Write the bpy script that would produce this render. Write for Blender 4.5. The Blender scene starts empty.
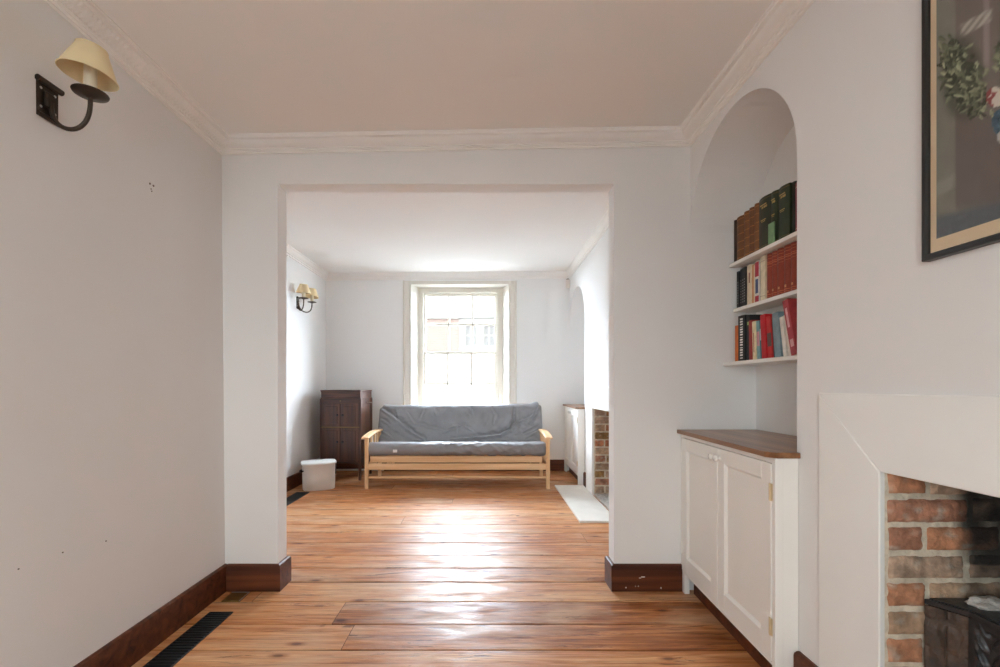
import bpy, bmesh, math, random
from mathutils import Vector, Matrix, noise
R = random.Random(7)
PI = math.pi
COL = bpy.context.scene.collection
F = 460.0; VX = 486.5; VY = 386.0; H = 1.2      # focal length and vanishing point of the 1000x667 frame, eye height


def px2x(px, Y): return (px - VX) * Y / F
def py2z(py, Y): return H + (VY - py) * Y / F


def srgb(r, g, b):
    def c(v):
        v /= 255.0
        return v / 12.92 if v <= 0.04045 else ((v + 0.055) / 1.055) ** 2.4
    return (c(r), c(g), c(b), 1.0)


# ------------------------------------------------------------------ mesh builder
class MB:
    def __init__(s):
        s.v = []; s.f = []; s.m = []; s.c = []; s.cur = 0; s.col = (1, 1, 1, 1)
        s.M = None

    def add(s, vs, fs, col=None):
        o = len(s.v)
        for i, p in enumerate(vs):
            p = Vector(p)
            if s.M is not None: p = s.M @ p
            s.v.append(p)
            s.c.append(col[i] if isinstance(col, list) else (col or s.col))
        for f in fs:
            s.f.append([o + i for i in f]); s.m.append(s.cur)
        return s

    def box(s, x0, x1, y0, y1, z0, z1, bev=0.0, seg=1):
        if x0 > x1: x0, x1 = x1, x0
        if y0 > y1: y0, y1 = y1, y0
        if z0 > z1: z0, z1 = z1, z0
        if bev > 0:
            bev = min(bev, 0.45 * min(x1 - x0, y1 - y0, z1 - z0))
            bm = bmesh.new()
            bmesh.ops.create_cube(bm, size=1.0)
            for v in bm.verts:
                v.co = Vector(((x0 + x1) / 2 + v.co.x * (x1 - x0), (y0 + y1) / 2 + v.co.y * (y1 - y0), (z0 + z1) / 2 + v.co.z * (z1 - z0)))
            bmesh.ops.bevel(bm, geom=list(bm.edges), offset=bev, segments=seg, profile=0.5, affect='EDGES')
            bm.verts.index_update()
            s.add([v.co.copy() for v in bm.verts], [[v.index for v in f.verts] for f in bm.faces])
            bm.free()
            return s
        vs = [(x, y, z) for z in (z0, z1) for y in (y0, y1) for x in (x0, x1)]
        s.add(vs, [(0, 2, 3, 1), (4, 5, 7, 6), (0, 1, 5, 4), (2, 6, 7, 3), (0, 4, 6, 2), (1, 3, 7, 5)])
        return s

    def hexa(s, p):        # 8 points ordered like box: z-low (y0x0,y0x1,y1x0,y1x1), z-high
        s.add(p, [(0, 2, 3, 1), (4, 5, 7, 6), (0, 1, 5, 4), (2, 6, 7, 3), (0, 4, 6, 2), (1, 3, 7, 5)])
        return s

    def quad(s, a, b, c, d):
        s.add([a, b, c, d], [(0, 1, 2, 3)]); return s

    def prism(s, poly, fn0, fn1):      # poly of 2-D points, two functions placing them
        n = len(poly)
        vs = [fn0(*p) for p in poly] + [fn1(*p) for p in poly]
        fs = [[i, (i + 1) % n, n + (i + 1) % n, n + i] for i in range(n)]
        fs.append(list(range(n))[::-1]); fs.append(list(range(n, 2 * n)))
        s.add(vs, fs); return s

    def loft(s, rings, closed=True, cap=True):
        n = len(rings[0]); vs = [p for r in rings for p in r]; fs = []
        for k in range(len(rings) - 1):
            for i in range(n if closed else n - 1):
                j = (i + 1) % n
                fs.append([k * n + i, k * n + j, (k + 1) * n + j, (k + 1) * n + i])
        if cap and closed:
            fs.append(list(range(n))[::-1]); fs.append([(len(rings) - 1) * n + i for i in range(n)])
        s.add(vs, fs); return s

    def lathe(s, prof, c=(0, 0, 0), seg=24, axis='z', cap=True):
        rings = []
        for r, h in prof:
            ring = []
            for k in range(seg):
                a = 2 * PI * k / seg
                u, w = r * math.cos(a), r * math.sin(a)
                if axis == 'z': p = (c[0] + u, c[1] + w, c[2] + h)
                elif axis == 'x': p = (c[0] + h, c[1] + u, c[2] + w)
                else: p = (c[0] + u, c[1] + h, c[2] + w)
                ring.append(p)
            rings.append(ring)
        return s.loft(rings, True, cap)

    def tube(s, pts, r, seg=10, caps=True):
        pts = [Vector(p) for p in pts]; rings = []
        up = Vector((0.13, 0.27, 0.95))
        for i, p in enumerate(pts):
            t = (pts[min(i + 1, len(pts) - 1)] - pts[max(i - 1, 0)]).normalized()
            a = t.cross(up)
            if a.length < 1e-3: a = t.cross(Vector((1, 0, 0)))
            a.normalize(); b = t.cross(a).normalized()
            rr = r[i] if isinstance(r, (list, tuple)) else r
            rings.append([p + a * rr * math.cos(2 * PI * k / seg) + b * rr * math.sin(2 * PI * k / seg) for k in range(seg)])
        return s.loft(rings, True, caps)


def fix_normals(me):
    bm = bmesh.new(); bm.from_mesh(me)
    bmesh.ops.recalc_face_normals(bm, faces=bm.faces)
    bm.to_mesh(me); bm.free()


def obj(name, mb, mats, parent=None, smooth=0, colors=False, recalc=True):
    if not isinstance(mats, (list, tuple)): mats = [mats]
    xs = [p.x for p in mb.v]; ys = [p.y for p in mb.v]; zs = [p.z for p in mb.v]
    base = Vector(((min(xs) + max(xs)) / 2, (min(ys) + max(ys)) / 2, min(zs)))
    me = bpy.data.meshes.new(name)
    me.from_pydata([tuple(p - base) for p in mb.v], [], mb.f)
    for m in mats: me.materials.append(m)
    me.polygons.foreach_set('material_index', mb.m)
    if colors:
        a = me.color_attributes.new('Col', 'FLOAT_COLOR', 'POINT')
        a.data.foreach_set('color', [x for c in mb.c for x in c])
    if recalc: fix_normals(me)
    if smooth:
        me.shade_smooth()
        me.set_sharp_from_angle(angle=math.radians(smooth))
    o = bpy.data.objects.new(name, me); COL.objects.link(o)
    o.location = base
    if parent is not None:
        o.parent = parent
        o.location = base - world_loc(parent)
    return o


def world_loc(o):
    l = Vector(o.location)
    while o.parent is not None:
        o = o.parent; l += Vector(o.location)
    return l


def thing(name, label, cat, loc, group=None):
    o = bpy.data.objects.new(name, None); COL.objects.link(o)
    o.location = loc; o.empty_display_size = 0.05
    return tag(o, label, cat, group)


def tag(o, label, cat, group=None):
    o['label'] = label; o['category'] = cat
    if group: o['group'] = group
    return o


def struct(o):
    o['kind'] = 'structure'; return o


# ------------------------------------------------------------------ materials
def nodes(m):
    m.use_nodes = True
    return m.node_tree.nodes, m.node_tree.links


def ramp(n, stops):
    r = n.new('ShaderNodeValToRGB'); e = r.color_ramp.elements
    e[0].position, e[0].color = stops[0]; e[1].position, e[1].color = stops[-1]
    for p, c in stops[1:-1]:
        x = e.new(p); x.color = c
    return r


def mat(name, col, rough=0.6, metal=0.0, var=0.06, scale=8.0, bump=0.0, bscale=60.0, stretch=(1, 1, 1), spec=0.5, attr=False, coat=0.0, sub=None):
    m = bpy.data.materials.new(name); n, l = nodes(m)
    b = n['Principled BSDF']
    tc = n.new('ShaderNodeTexCoord'); mp = n.new('ShaderNodeMapping'); mp.inputs['Scale'].default_value = stretch
    l.new(tc.outputs['Object'], mp.inputs['Vector'])
    nz = n.new('ShaderNodeTexNoise'); nz.inputs['Scale'].default_value = scale; nz.inputs['Detail'].default_value = 6
    l.new(mp.outputs['Vector'], nz.inputs['Vector'])
    if attr:
        at = n.new('ShaderNodeAttribute'); at.attribute_name = 'Col'
        mx = n.new('ShaderNodeMix'); mx.data_type = 'RGBA'; mx.blend_type = 'MULTIPLY'
        mx.inputs['Factor'].default_value = 1.0
        rp = ramp(n, [(0.3, (1 - var * 2, 1 - var * 2, 1 - var * 2, 1)), (0.7, (1 + var, 1 + var, 1 + var, 1))])
        l.new(nz.outputs['Fac'], rp.inputs['Fac'])
        l.new(at.outputs['Color'], mx.inputs['A']); l.new(rp.outputs['Color'], mx.inputs['B'])
        l.new(mx.outputs['Result'], b.inputs['Base Color'])
    else:
        lo = tuple(max(0, c * (1 - var * 1.5)) for c in col[:3]) + (1,)
        hi = tuple(min(1, c * (1 + var)) for c in col[:3]) + (1,)
        if sub is not None: lo = sub
        rp = ramp(n, [(0.3, lo), (0.7, hi)])
        l.new(nz.outputs['Fac'], rp.inputs['Fac'])
        l.new(rp.outputs['Color'], b.inputs['Base Color'])
    b.inputs['Roughness'].default_value = rough
    b.inputs['Metallic'].default_value = metal
    b.inputs['Specular IOR Level'].default_value = spec
    b.inputs['Coat Weight'].default_value = coat
    if bump > 0:
        n2 = n.new('ShaderNodeTexNoise'); n2.inputs['Scale'].default_value = bscale; n2.inputs['Detail'].default_value = 5
        l.new(mp.outputs['Vector'], n2.inputs['Vector'])
        bp = n.new('ShaderNodeBump'); bp.inputs['Strength'].default_value = bump; bp.inputs['Distance'].default_value = 0.01
        l.new(n2.outputs['Fac'], bp.inputs['Height']); l.new(bp.outputs['Normal'], b.inputs['Normal'])
    return m


def wood(name, dark, light, axis='x', rough=0.4, grain=1.0, coat=0.0):
    """streaky grain along one axis"""
    m = bpy.data.materials.new(name); n, l = nodes(m); b = n['Principled BSDF']
    tc = n.new('ShaderNodeTexCoord'); mp = n.new('ShaderNodeMapping')
    mp.inputs['Scale'].default_value = {'x': (1.5, 40, 40), 'y': (40, 1.5, 40), 'z': (22, 22, 1.5)}[axis]
    l.new(tc.outputs['Object'], mp.inputs['Vector'])
    nz = n.new('ShaderNodeTexNoise'); nz.inputs['Scale'].default_value = grain; nz.inputs['Detail'].default_value = 5
    nz.inputs['Distortion'].default_value = 0.6
    l.new(mp.outputs['Vector'], nz.inputs['Vector'])
    rp = ramp(n, [(0.32, dark), (0.68, light)])
    l.new(nz.outputs['Fac'], rp.inputs['Fac']); l.new(rp.outputs['Color'], b.inputs['Base Color'])
    b.inputs['Roughness'].default_value = rough; b.inputs['Coat Weight'].default_value = coat
    bp = n.new('ShaderNodeBump'); bp.inputs['Strength'].default_value = 0.12; bp.inputs['Distance'].default_value = 0.004
    l.new(nz.outputs['Fac'], bp.inputs['Height']); l.new(bp.outputs['Normal'], b.inputs['Normal'])
    return m


def glass_mat(name, tint=(1, 1, 1, 1), ior=1.3):
    m = bpy.data.materials.new(name); n, l = nodes(m)
    out = n['Material Output']; n.remove(n['Principled BSDF'])
    t = n.new('ShaderNodeBsdfTransparent'); t.inputs['Color'].default_value = tint
    g = n.new('ShaderNodeBsdfGlossy'); g.inputs['Roughness'].default_value = 0.03
    nz = n.new('ShaderNodeTexNoise'); nz.inputs['Scale'].default_value = 3.0
    bp = n.new('ShaderNodeBump'); bp.inputs['Strength'].default_value = 0.03
    l.new(nz.outputs['Fac'], bp.inputs['Height']); l.new(bp.outputs['Normal'], g.inputs['Normal'])
    fr = n.new('ShaderNodeFresnel')
    ge = n.new('ShaderNodeNewGeometry'); mr = n.new('ShaderNodeMapRange')
    mr.inputs['To Min'].default_value = ior; mr.inputs['To Max'].default_value = 1 / ior
    l.new(ge.outputs['Backfacing'], mr.inputs['Value']); l.new(mr.outputs['Result'], fr.inputs['IOR'])
    mx = n.new('ShaderNodeMixShader')
    l.new(fr.outputs['Fac'], mx.inputs['Fac']); l.new(t.outputs['BSDF'], mx.inputs[1]); l.new(g.outputs['BSDF'], mx.inputs[2])
    l.new(mx.outputs['Shader'], out.inputs['Surface'])
    return m


def floor_mat():
    m = bpy.data.materials.new('old_pine_boards'); n, l = nodes(m); b = n['Principled BSDF']
    tc = n.new('ShaderNodeTexCoord')
    at = n.new('ShaderNodeAttribute'); at.attribute_name = 'Col'
    sep = n.new('ShaderNodeSeparateColor'); l.new(at.outputs['Color'], sep.inputs['Color'])
    # per-board offset of the grain
    cmb = n.new('ShaderNodeCombineXYZ')
    mul = n.new('ShaderNodeMath'); mul.operation = 'MULTIPLY'; mul.inputs[1].default_value = 37.0
    l.new(sep.outputs['Green'], mul.inputs[0]); l.new(mul.outputs[0], cmb.inputs['X']); l.new(mul.outputs[0], cmb.inputs['Z'])
    ad = n.new('ShaderNodeVectorMath'); ad.operation = 'ADD'
    l.new(tc.outputs['Object'], ad.inputs[0]); l.new(cmb.outputs[0], ad.inputs[1])
    def nz(scale, sc, det=5, dist=0.0, rough=0.55):
        mp = n.new('ShaderNodeMapping'); mp.inputs['Scale'].default_value = sc
        l.new(ad.outputs[0], mp.inputs['Vector'])
        k = n.new('ShaderNodeTexNoise'); k.inputs['Scale'].default_value = scale; k.inputs['Detail'].default_value = det
        k.inputs['Distortion'].default_value = dist; k.inputs['Roughness'].default_value = rough
        l.new(mp.outputs['Vector'], k.inputs['Vector']); return k
    g1 = nz(1.0, (1.3, 20, 1), 7, 1.4, 0.66)       # broad grain streaks
    g2 = nz(1.0, (4.0, 110, 1), 4, 0.4)            # fine grain
    w = nz(1.0, (2.0, 4.5, 1), 4, 0.3)             # worn patches
    base = ramp(n, [(0.25, srgb(78, 42, 22)), (0.42, srgb(144, 84, 44)), (0.56, srgb(190, 122, 70)), (0.76, srgb(226, 174, 124))])
    # fac = g1*.55 + tone*.45
    ma = n.new('ShaderNodeMath'); ma.operation = 'MULTIPLY_ADD'; ma.inputs[1].default_value = 0.85
    l.new(g1.outputs['Fac'], ma.inputs[0])
    mt = n.new('ShaderNodeMath'); mt.operation = 'MULTIPLY_ADD'; mt.inputs[1].default_value = 0.42; mt.inputs[2].default_value = -0.10
    l.new(sep.outputs['Red'], mt.inputs[0]); l.new(mt.outputs[0], ma.inputs[2])
    l.new(ma.outputs[0], base.inputs['Fac'])
    # worn patches paler
    wr = ramp(n, [(0.46, (0, 0, 0, 1)), (0.68, (1, 1, 1, 1))]); l.new(w.outputs['Fac'], wr.inputs['Fac'])
    wm = n.new('ShaderNodeMath'); wm.operation = 'MULTIPLY'; wm.inputs[1].default_value = 0.62; l.new(wr.outputs['Color'], wm.inputs[0])
    mx = n.new('ShaderNodeMix'); mx.data_type = 'RGBA'
    l.new(wm.outputs[0], mx.inputs['Factor']); l.new(base.outputs['Color'], mx.inputs['A']); mx.inputs['B'].default_value = srgb(208, 172, 138)
    # fine dark grain
    fr = ramp(n, [(0.33, (0.50, 0.46, 0.42, 1)), (0.5, (1, 1, 1, 1))]); l.new(g2.outputs['Fac'], fr.inputs['Fac'])
    m2 = n.new('ShaderNodeMix'); m2.data_type = 'RGBA'; m2.blend_type = 'MULTIPLY'; m2.inputs['Factor'].default_value = 0.6
    l.new(mx.outputs['Result'], m2.inputs['A']); l.new(fr.outputs['Color'], m2.inputs['B'])
    # knots
    mp = n.new('ShaderNodeMapping'); mp.inputs['Scale'].default_value = (1.25, 3.1, 1); l.new(ad.outputs[0], mp.inputs['Vector'])
    vo = n.new('ShaderNodeTexVoronoi'); vo.voronoi_dimensions = '2D'; vo.inputs['Scale'].default_value = 1.0; l.new(mp.outputs['Vector'], vo.inputs['Vector'])
    kr = ramp(n, [(0.022, (0.22, 0.13, 0.08, 1)), (0.036, (0.62, 0.46, 0.36, 1)), (0.075, (1, 1, 1, 1))]); l.new(vo.outputs['Distance'], kr.inputs['Fac'])
    m3 = n.new('ShaderNodeMix'); m3.data_type = 'RGBA'; m3.blend_type = 'MULTIPLY'; m3.inputs['Factor'].default_value = 0.9
    l.new(m2.outputs['Result'], m3.inputs['A']); l.new(kr.outputs['Color'], m3.inputs['B'])
    # dark scratches and stains running with the boards
    sc = nz(1.0, (1.7, 15, 1), 8, 2.0, 0.75)
    sr = ramp(n, [(0.365, (0.20, 0.13, 0.08, 1)), (0.425, (1, 1, 1, 1))]); l.new(sc.outputs['Fac'], sr.inputs['Fac'])
    m4 = n.new('ShaderNodeMix'); m4.data_type = 'RGBA'; m4.blend_type = 'MULTIPLY'; m4.inputs['Factor'].default_value = 0.85
    l.new(m3.outputs['Result'], m4.inputs['A']); l.new(sr.outputs['Color'], m4.inputs['B'])
    l.new(m4.outputs['Result'], b.inputs['Base Color'])
    rr = n.new('ShaderNodeMapRange'); rr.inputs['From Min'].default_value = 0.3; rr.inputs['From Max'].default_value = 0.7
    rr.inputs['To Min'].default_value = 0.28; rr.inputs['To Max'].default_value = 0.60
    w2 = nz(1.0, (4.5, 13, 1), 4, 0.5)
    l.new(w2.outputs['Fac'], rr.inputs['Value']); l.new(rr.outputs['Result'], b.inputs['Roughness'])
    b.inputs['Specular IOR Level'].default_value = 0.36
    bp = n.new('ShaderNodeBump'); bp.inputs['Strength'].default_value = 0.25; bp.inputs['Distance'].default_value = 0.006
    l.new(g1.outputs['Fac'], bp.inputs['Height'])
    bw = n.new('ShaderNodeBump'); bw.inputs['Strength'].default_value = 0.30; bw.inputs['Distance'].default_value = 0.012
    l.new(w2.outputs['Fac'], bw.inputs['Height']); l.new(bp.outputs['Normal'], bw.inputs['Normal'])
    l.new(bw.outputs['Normal'], b.inputs['Normal'])
    return m


M = {}
M['wall'] = mat('wall_paint_dim', srgb(231, 230, 229), 0.75, var=0.015, scale=1.3, bump=0.06, bscale=9, spec=0.3)  # near-room copy of the wall paint, greyed for its weaker light
M['wall_lit'] = mat('wall_paint_lit', srgb(238, 239, 239), 0.75, var=0.012, scale=1.3, bump=0.05, bscale=9, spec=0.3)  # far-room and reveal copy, whitened to carry the brighter light there
M['ceil'] = mat('white_ceiling_paint', srgb(242, 241, 239), 0.85, var=0.012, scale=1.0, bump=0.05, bscale=4, spec=0.2)
M['cornice'] = mat('white_cornice_paint', srgb(242, 240, 237), 0.7, var=0.015, scale=6, spec=0.3)
M['trimw'] = mat('cream_gloss_woodwork', srgb(220, 216, 207), 0.4, var=0.012, scale=4)
M['cab'] = mat('off_white_cabinet_paint', srgb(240, 238, 233), 0.45, var=0.012, scale=4)
M['surround'] = mat('white_surround_paint', srgb(240, 240, 237), 0.55, var=0.015, scale=3)
M['base'] = wood('dark_brown_skirting', srgb(58, 27, 15), srgb(108, 58, 33), 'x', 0.45, 0.5)
M['base'].node_tree.nodes['Principled BSDF'].inputs['Specular IOR Level'].default_value = 0.3
M['floor'] = floor_mat()
M['gap'] = mat('dark_gap', srgb(38, 22, 14), 0.9)
M['pine'] = wood('pale_pine', srgb(214, 170, 122), srgb(236, 202, 160), 'x', 0.5, 0.6)
M['piney'] = wood('pale_pine_arm', srgb(214, 170, 122), srgb(236, 202, 160), 'y', 0.5, 0.6)
M['pinez'] = wood('pale_pine_post', srgb(214, 170, 122), srgb(236, 202, 160), 'z', 0.5, 0.6)
M['mahog'] = wood('dark_mahogany', srgb(48, 26, 18), srgb(96, 56, 39), 'z', 0.38, 0.7, 0.15)
M['mahogx'] = wood('dark_mahogany_rail', srgb(48, 26, 18), srgb(96, 56, 39), 'x', 0.38, 0.7, 0.15)
M['fabric'] = mat('grey_cotton_cover', srgb(138, 139, 143), 0.5, var=0.06, scale=5, bump=0.08, bscale=220)
M['tagw'] = mat('white_tag_cloth', srgb(235, 235, 232), 0.8)
M['enamel'] = mat('white_enamel', srgb(226, 224, 216), 0.35, var=0.03, scale=6)
M['enamelw'] = mat('white_enamel_lid', srgb(236, 238, 236), 0.3, var=0.02, scale=6)
M['blackm'] = mat('black_metal', srgb(24, 25, 28), 0.45, metal=0.3, var=0.15)
M['void'] = mat('black_duct', srgb(8, 8, 9), 0.9)
M['bronze'] = mat('dark_bronze', srgb(66, 56, 48), 0.42, metal=0.65, var=0.12, scale=30)
M['screw'] = mat('steel_screw', srgb(200, 196, 190), 0.3, metal=0.9)
M['shade'] = mat('cream_parchment_shade', srgb(236, 217, 174), 0.8, var=0.05, scale=12)
M['candle'] = mat('ivory_candle_sleeve', srgb(232, 222, 200), 0.5, var=0.03)
M['bulb'] = mat('frosted_bulb', srgb(236, 232, 224), 0.25)
M['brass'] = mat('aged_brass', srgb(150, 122, 70), 0.38, metal=0.85, var=0.12, scale=20)
M['knobw'] = mat('white_porcelain_knob', srgb(240, 238, 233), 0.15)
M['hinge'] = mat('pale_brass_hinge', srgb(214, 196, 160), 0.5, metal=0.3)
M['nick'] = mat('chipped_plaster', srgb(120, 110, 102), 0.9)
M['oak'] = wood('waxed_oak_worktop', srgb(104, 66, 38), srgb(160, 112, 70), 'y', 0.32, 0.6, 0.2)
M['iron'] = mat('black_cast_iron', srgb(62, 62, 65), 0.34, metal=0.45, var=0.25, scale=14, bump=0.35, bscale=40)
M['sooty'] = mat('black_painted_brick', srgb(40, 36, 34), 0.6, var=0.6, scale=16, bump=0.8, bscale=38, sub=srgb(96, 74, 60))
M['brick'] = mat('old_brick', None, 0.9, var=0.16, scale=26, bump=0.8, bscale=55, attr=True)
M['mortar'] = mat('lime_mortar', None, 0.95, var=0.10, scale=22, bump=0.9, bscale=45, attr=True)
M['stone'] = mat('pale_hearth_stone', srgb(232, 228, 219), 0.55, var=0.05, scale=5)
M['rubble'] = mat('pale_rubble', srgb(206, 202, 196), 0.6, var=0.25, scale=40, bump=0.8, bscale=80)
M['frame'] = mat('black_picture_frame', srgb(28, 29, 30), 0.35, var=0.1)
M['card'] = mat('buff_card_mount', srgb(214, 192, 160), 0.85, var=0.04, scale=14)
M['print'] = mat('printed_picture', None, 0.6, var=0.03, scale=60, attr=True)
M['glass'] = glass_mat('window_glass')
M['pglass'] = glass_mat('picture_glass', ior=1.14)
M['plastic'] = mat('white_plastic', srgb(236, 230, 224), 0.4)
M['pages'] = mat('book_pages', srgb(226, 214, 190), 0.9, var=0.08, scale=60, stretch=(1, 12, 1))
M['gold'] = mat('gilt_lettering', srgb(206, 168, 92), 0.4, metal=0.4)
M['ground'] = mat('street_paving', srgb(132, 131, 128), 0.9)
M['stucco'] = mat('toned_down_stucco', srgb(118, 117, 115), 0.8, var=0.02)  # white stucco set darker so its daylight does not burn out
M['paneo'] = mat('dim_house_glass', srgb(102, 104, 106), 0.15)


def brick_wall_mat(c1, c2, c3):
    m = bpy.data.materials.new('street_brick'); n, l = nodes(m); b = n['Principled BSDF']
    tc = n.new('ShaderNodeTexCoord'); mp = n.new('ShaderNodeMapping'); mp.inputs['Rotation'].default_value = (PI / 2, 0, 0)
    l.new(tc.outputs['Object'], mp.inputs['Vector'])
    br = n.new('ShaderNodeTexBrick'); br.inputs['Scale'].default_value = 1.0
    br.inputs['Brick Width'].default_value = 0.225; br.inputs['Row Height'].default_value = 0.075; br.inputs['Mortar Size'].default_value = 0.010
    br.inputs['Color1'].default_value = c1; br.inputs['Color2'].default_value = c2; br.inputs['Mortar'].default_value = c3
    l.new(mp.outputs['Vector'], br.inputs['Vector']); l.new(br.outputs['Color'], b.inputs['Base Color'])
    b.inputs['Roughness'].default_value = 0.9
    return m
M['sbrick'] = brick_wall_mat(srgb(108, 90, 85), srgb(100, 81, 75), srgb(114, 108, 103))
M['sbrick2'] = brick_wall_mat(srgb(120, 96, 74), srgb(106, 84, 66), srgb(140, 130, 118))

# ------------------------------------------------------------------ room dimensions
XL = -1.55; XR = 1.20                      # near room side walls
Y1 = 2.705; Y1B = 2.82                     # wall with the wide opening
YR = -1.5                                  # wall behind the viewer
FXL = -2.28; FXR = 1.18; Y2 = 6.53         # far room
OPL, OPR, OPZ = -1.226, 0.75, 2.388        # the opening
AX = 1.585                                 # alcove back
AY0 = 1.778                                # near jamb of the near alcove
SPR = 2.10                                 # springing of the arch


def zc(x): return 2.625 + (x - XL) / (XR - XL) * 0.050     # near ceiling, out of level
def zf(x): return 2.787 + (x - FXL) / (FXR - FXL) * 0.033


def wall_grid(mb, P, u0, u1, z0, z1, holes, reveal=None):
    """wall face P(u, z, depth) with rectangular holes and reveals of the given depth"""
    us = sorted(set([u0, u1] + [h[0] for h in holes] + [h[1] for h in holes]))
    zs = sorted(set([z0, z1] + [h[2] for h in holes] + [h[3] for h in holes]))
    for a, b in zip(us, us[1:]):
        for c, d in zip(zs, zs[1:]):
            if any(h[0] <= (a + b) / 2 <= h[1] and h[2] <= (c + d) / 2 <= h[3] for h in holes): continue
            mb.quad(P(a, c, 0), P(b, c, 0), P(b, d, 0), P(a, d, 0))
    if reveal:
        for h in holes:
            a, b, c, d = h
            mb.quad(P(a, c, 0), P(a, d, 0), P(a, d, reveal), P(a, c, reveal))
            mb.quad(P(b, c, 0), P(b, d, 0), P(b, d, reveal), P(b, c, reveal))
            mb.quad(P(a, d, 0), P(b, d, 0), P(b, d, reveal), P(a, d, reveal))
            if c > z0 + 0.01: mb.quad(P(a, c, 0), P(b, c, 0), P(b, c, reveal), P(a, c, reveal))


# ------------------------------------------------------------------ floor boards
def build_floor():
    mb = MB()
    ys = [2.091, 2.319, 2.561, 2.816, 3.035, 3.266]
    while ys[0] > YR - 0.1: ys.insert(0, ys[0] - R.uniform(0.21, 0.25))
    while ys[-1] < Y2: ys.append(ys[-1] + R.uniform(0.21, 0.26))
    ys[-1] = Y2 + 0.02
    g = 0.0021
    for a, b in zip(ys, ys[1:]):
        xa, xb = FXL - 0.02, AX + 0.05
        cuts = []
        if abs(a - 2.319) < 1e-4: cuts = [-0.78]
        else:
            x = xa + R.uniform(0.6, 3.2)
            if R.random() < 0.55: cuts = [x]
        xs = [xa] + cuts + [xb]
        for i, (p, q) in enumerate(zip(xs, xs[1:])):
            tone = R.uniform(0.42, 0.75)
            if abs(a - 2.319) < 1e-4: tone = 0.68 if i == 0 else 0.36
            sh = R.random(); c = (tone, sh, 0, 1)
            # board top with slightly rounded long edges, lightly cupped
            n = 28; rows = [(a + g, -0.004), (a + g + 0.004, -0.0008), (a + (b - a) * 0.3, 0.0), (a + (b - a) * 0.7, 0.0), (b - g - 0.004, -0.0008), (b - g, -0.004)]
            vs = []; fs = []
            for k in range(n + 1):
                X = p + g * 0.6 + (q - p - g * 1.2) * k / n
                for j, (y, z) in enumerate(rows):
                    e = 0
                    wide = 0.0075 if abs(a - 2.816) < 1e-4 else 0.0035
                    if j < 2 and wide > .005: e = 0.004 + wide * noise.noise(Vector((X * 2.6, 31, 2.0)))
                    elif j < 2: e = 0.0035 * (noise.noise(Vector((X * 2.2, a * 9, 1.0))))
                    if j > 3: e = 0.0035 * (noise.noise(Vector((X * 2.2, b * 9, 5.0))))
                    vs.append((X, y + e, z))
            for k in range(n):
                for j in range(5):
                    o = k * 6 + j
                    fs.append([o, o + 6, o + 7, o + 1])
            mb.cur = 0; mb.add(vs, fs, c)
    mb.cur = 1
    mb.quad((FXL - 0.05, YR - 0.1, -0.012), (AX + 0.1, YR - 0.1, -0.012), (AX + 0.1, Y2 + 0.1, -0.012), (FXL - 0.05, Y2 + 0.1, -0.012))
    o = obj('floor', mb, [M['floor'], M['gap']], smooth=8, colors=True, recalc=False)
    struct(o)
build_floor()

# ------------------------------------------------------------------ ceilings
mb = MB(); n = 8
for i in range(n):
    xa = XL - 0.02 + (XR - XL + 0.04) * i / n; xb = XL - 0.02 + (XR - XL + 0.04) * (i + 1) / n
    mb.quad((xa, YR - 0.05, zc(xa)), (xb, YR - 0.05, zc(xb)), (xb, Y1 + 0.02, zc(xb)), (xa, Y1 + 0.02, zc(xa)))
struct(obj('ceiling', mb, M['ceil']))
mb = MB()
mb.quad((FXL - 0.02, Y1B - 0.05, zf(FXL)), (AX, Y1B - 0.05, zf(AX)), (AX, Y2 + 0.02, zf(AX)), (FXL - 0.02, Y2 + 0.02, zf(FXL)))
struct(obj('ceiling_far', mb, M['ceil']))

# ------------------------------------------------------------------ walls
ZT = 2.86
mb = MB()
mb.quad((XL + 0.014, YR, 0), (XL + 0.014, Y1, 0), (XL - 0.010, Y1, ZT), (XL - 0.010, YR, ZT))
wl = struct(obj('wall_left', mb, M['wall'], recalc=False))
# nail holes and a nick low and high in the plaster of the left wall
mb = MB()
for (px, py, r) in [(150.6, 183.6, 0.0048), (154.1, 185.8, 0.0048), (151.7, 189.0, 0.0028), (152.4, 191.2, 0.0026), (60, 552.5, 0.0026), (15.5, 569, 0.0026), (103.5, 541, 0.0026)]:
    Y = -XL / (VX - px) * F; z = py2z(py, Y)
    mb.lathe([(r, 0.004), (r * 0.9, 0.0075), (0.0004, 0.0068)], (XL + 0.014 - 0.024 * z / ZT - 0.005, Y, z), 9, 'x')
struct(obj('nail_holes', mb, M['nick'], wl))

mb = MB()          # wall with the wide opening (upside-down U)
poly = [(FXL, 0), (OPL, 0), (OPL, OPZ), (OPR, OPZ), (OPR, 0), (AX + 0.1, 0), (AX + 0.1, ZT), (FXL, ZT)]
def ufaces(mb, y):
    for q in ([(FXL, 0), (OPL, 0), (OPL, OPZ), (FXL, OPZ)], [(OPR, 0), (AX + .1, 0), (AX + .1, OPZ), (OPR, OPZ)], [(FXL, OPZ), (OPL, OPZ), (OPR, OPZ), (AX + .1, OPZ), (AX + .1, ZT), (FXL, ZT)]):
        mb.add([(x, y, z) for x, z in q], [list(range(len(q)))])
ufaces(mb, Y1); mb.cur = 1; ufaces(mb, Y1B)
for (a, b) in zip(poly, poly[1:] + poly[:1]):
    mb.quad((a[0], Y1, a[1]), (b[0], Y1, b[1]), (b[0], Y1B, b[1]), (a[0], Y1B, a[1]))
struct(obj('wall_middle', mb, [M['wall'], M['wall_lit']], recalc=False))


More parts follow.
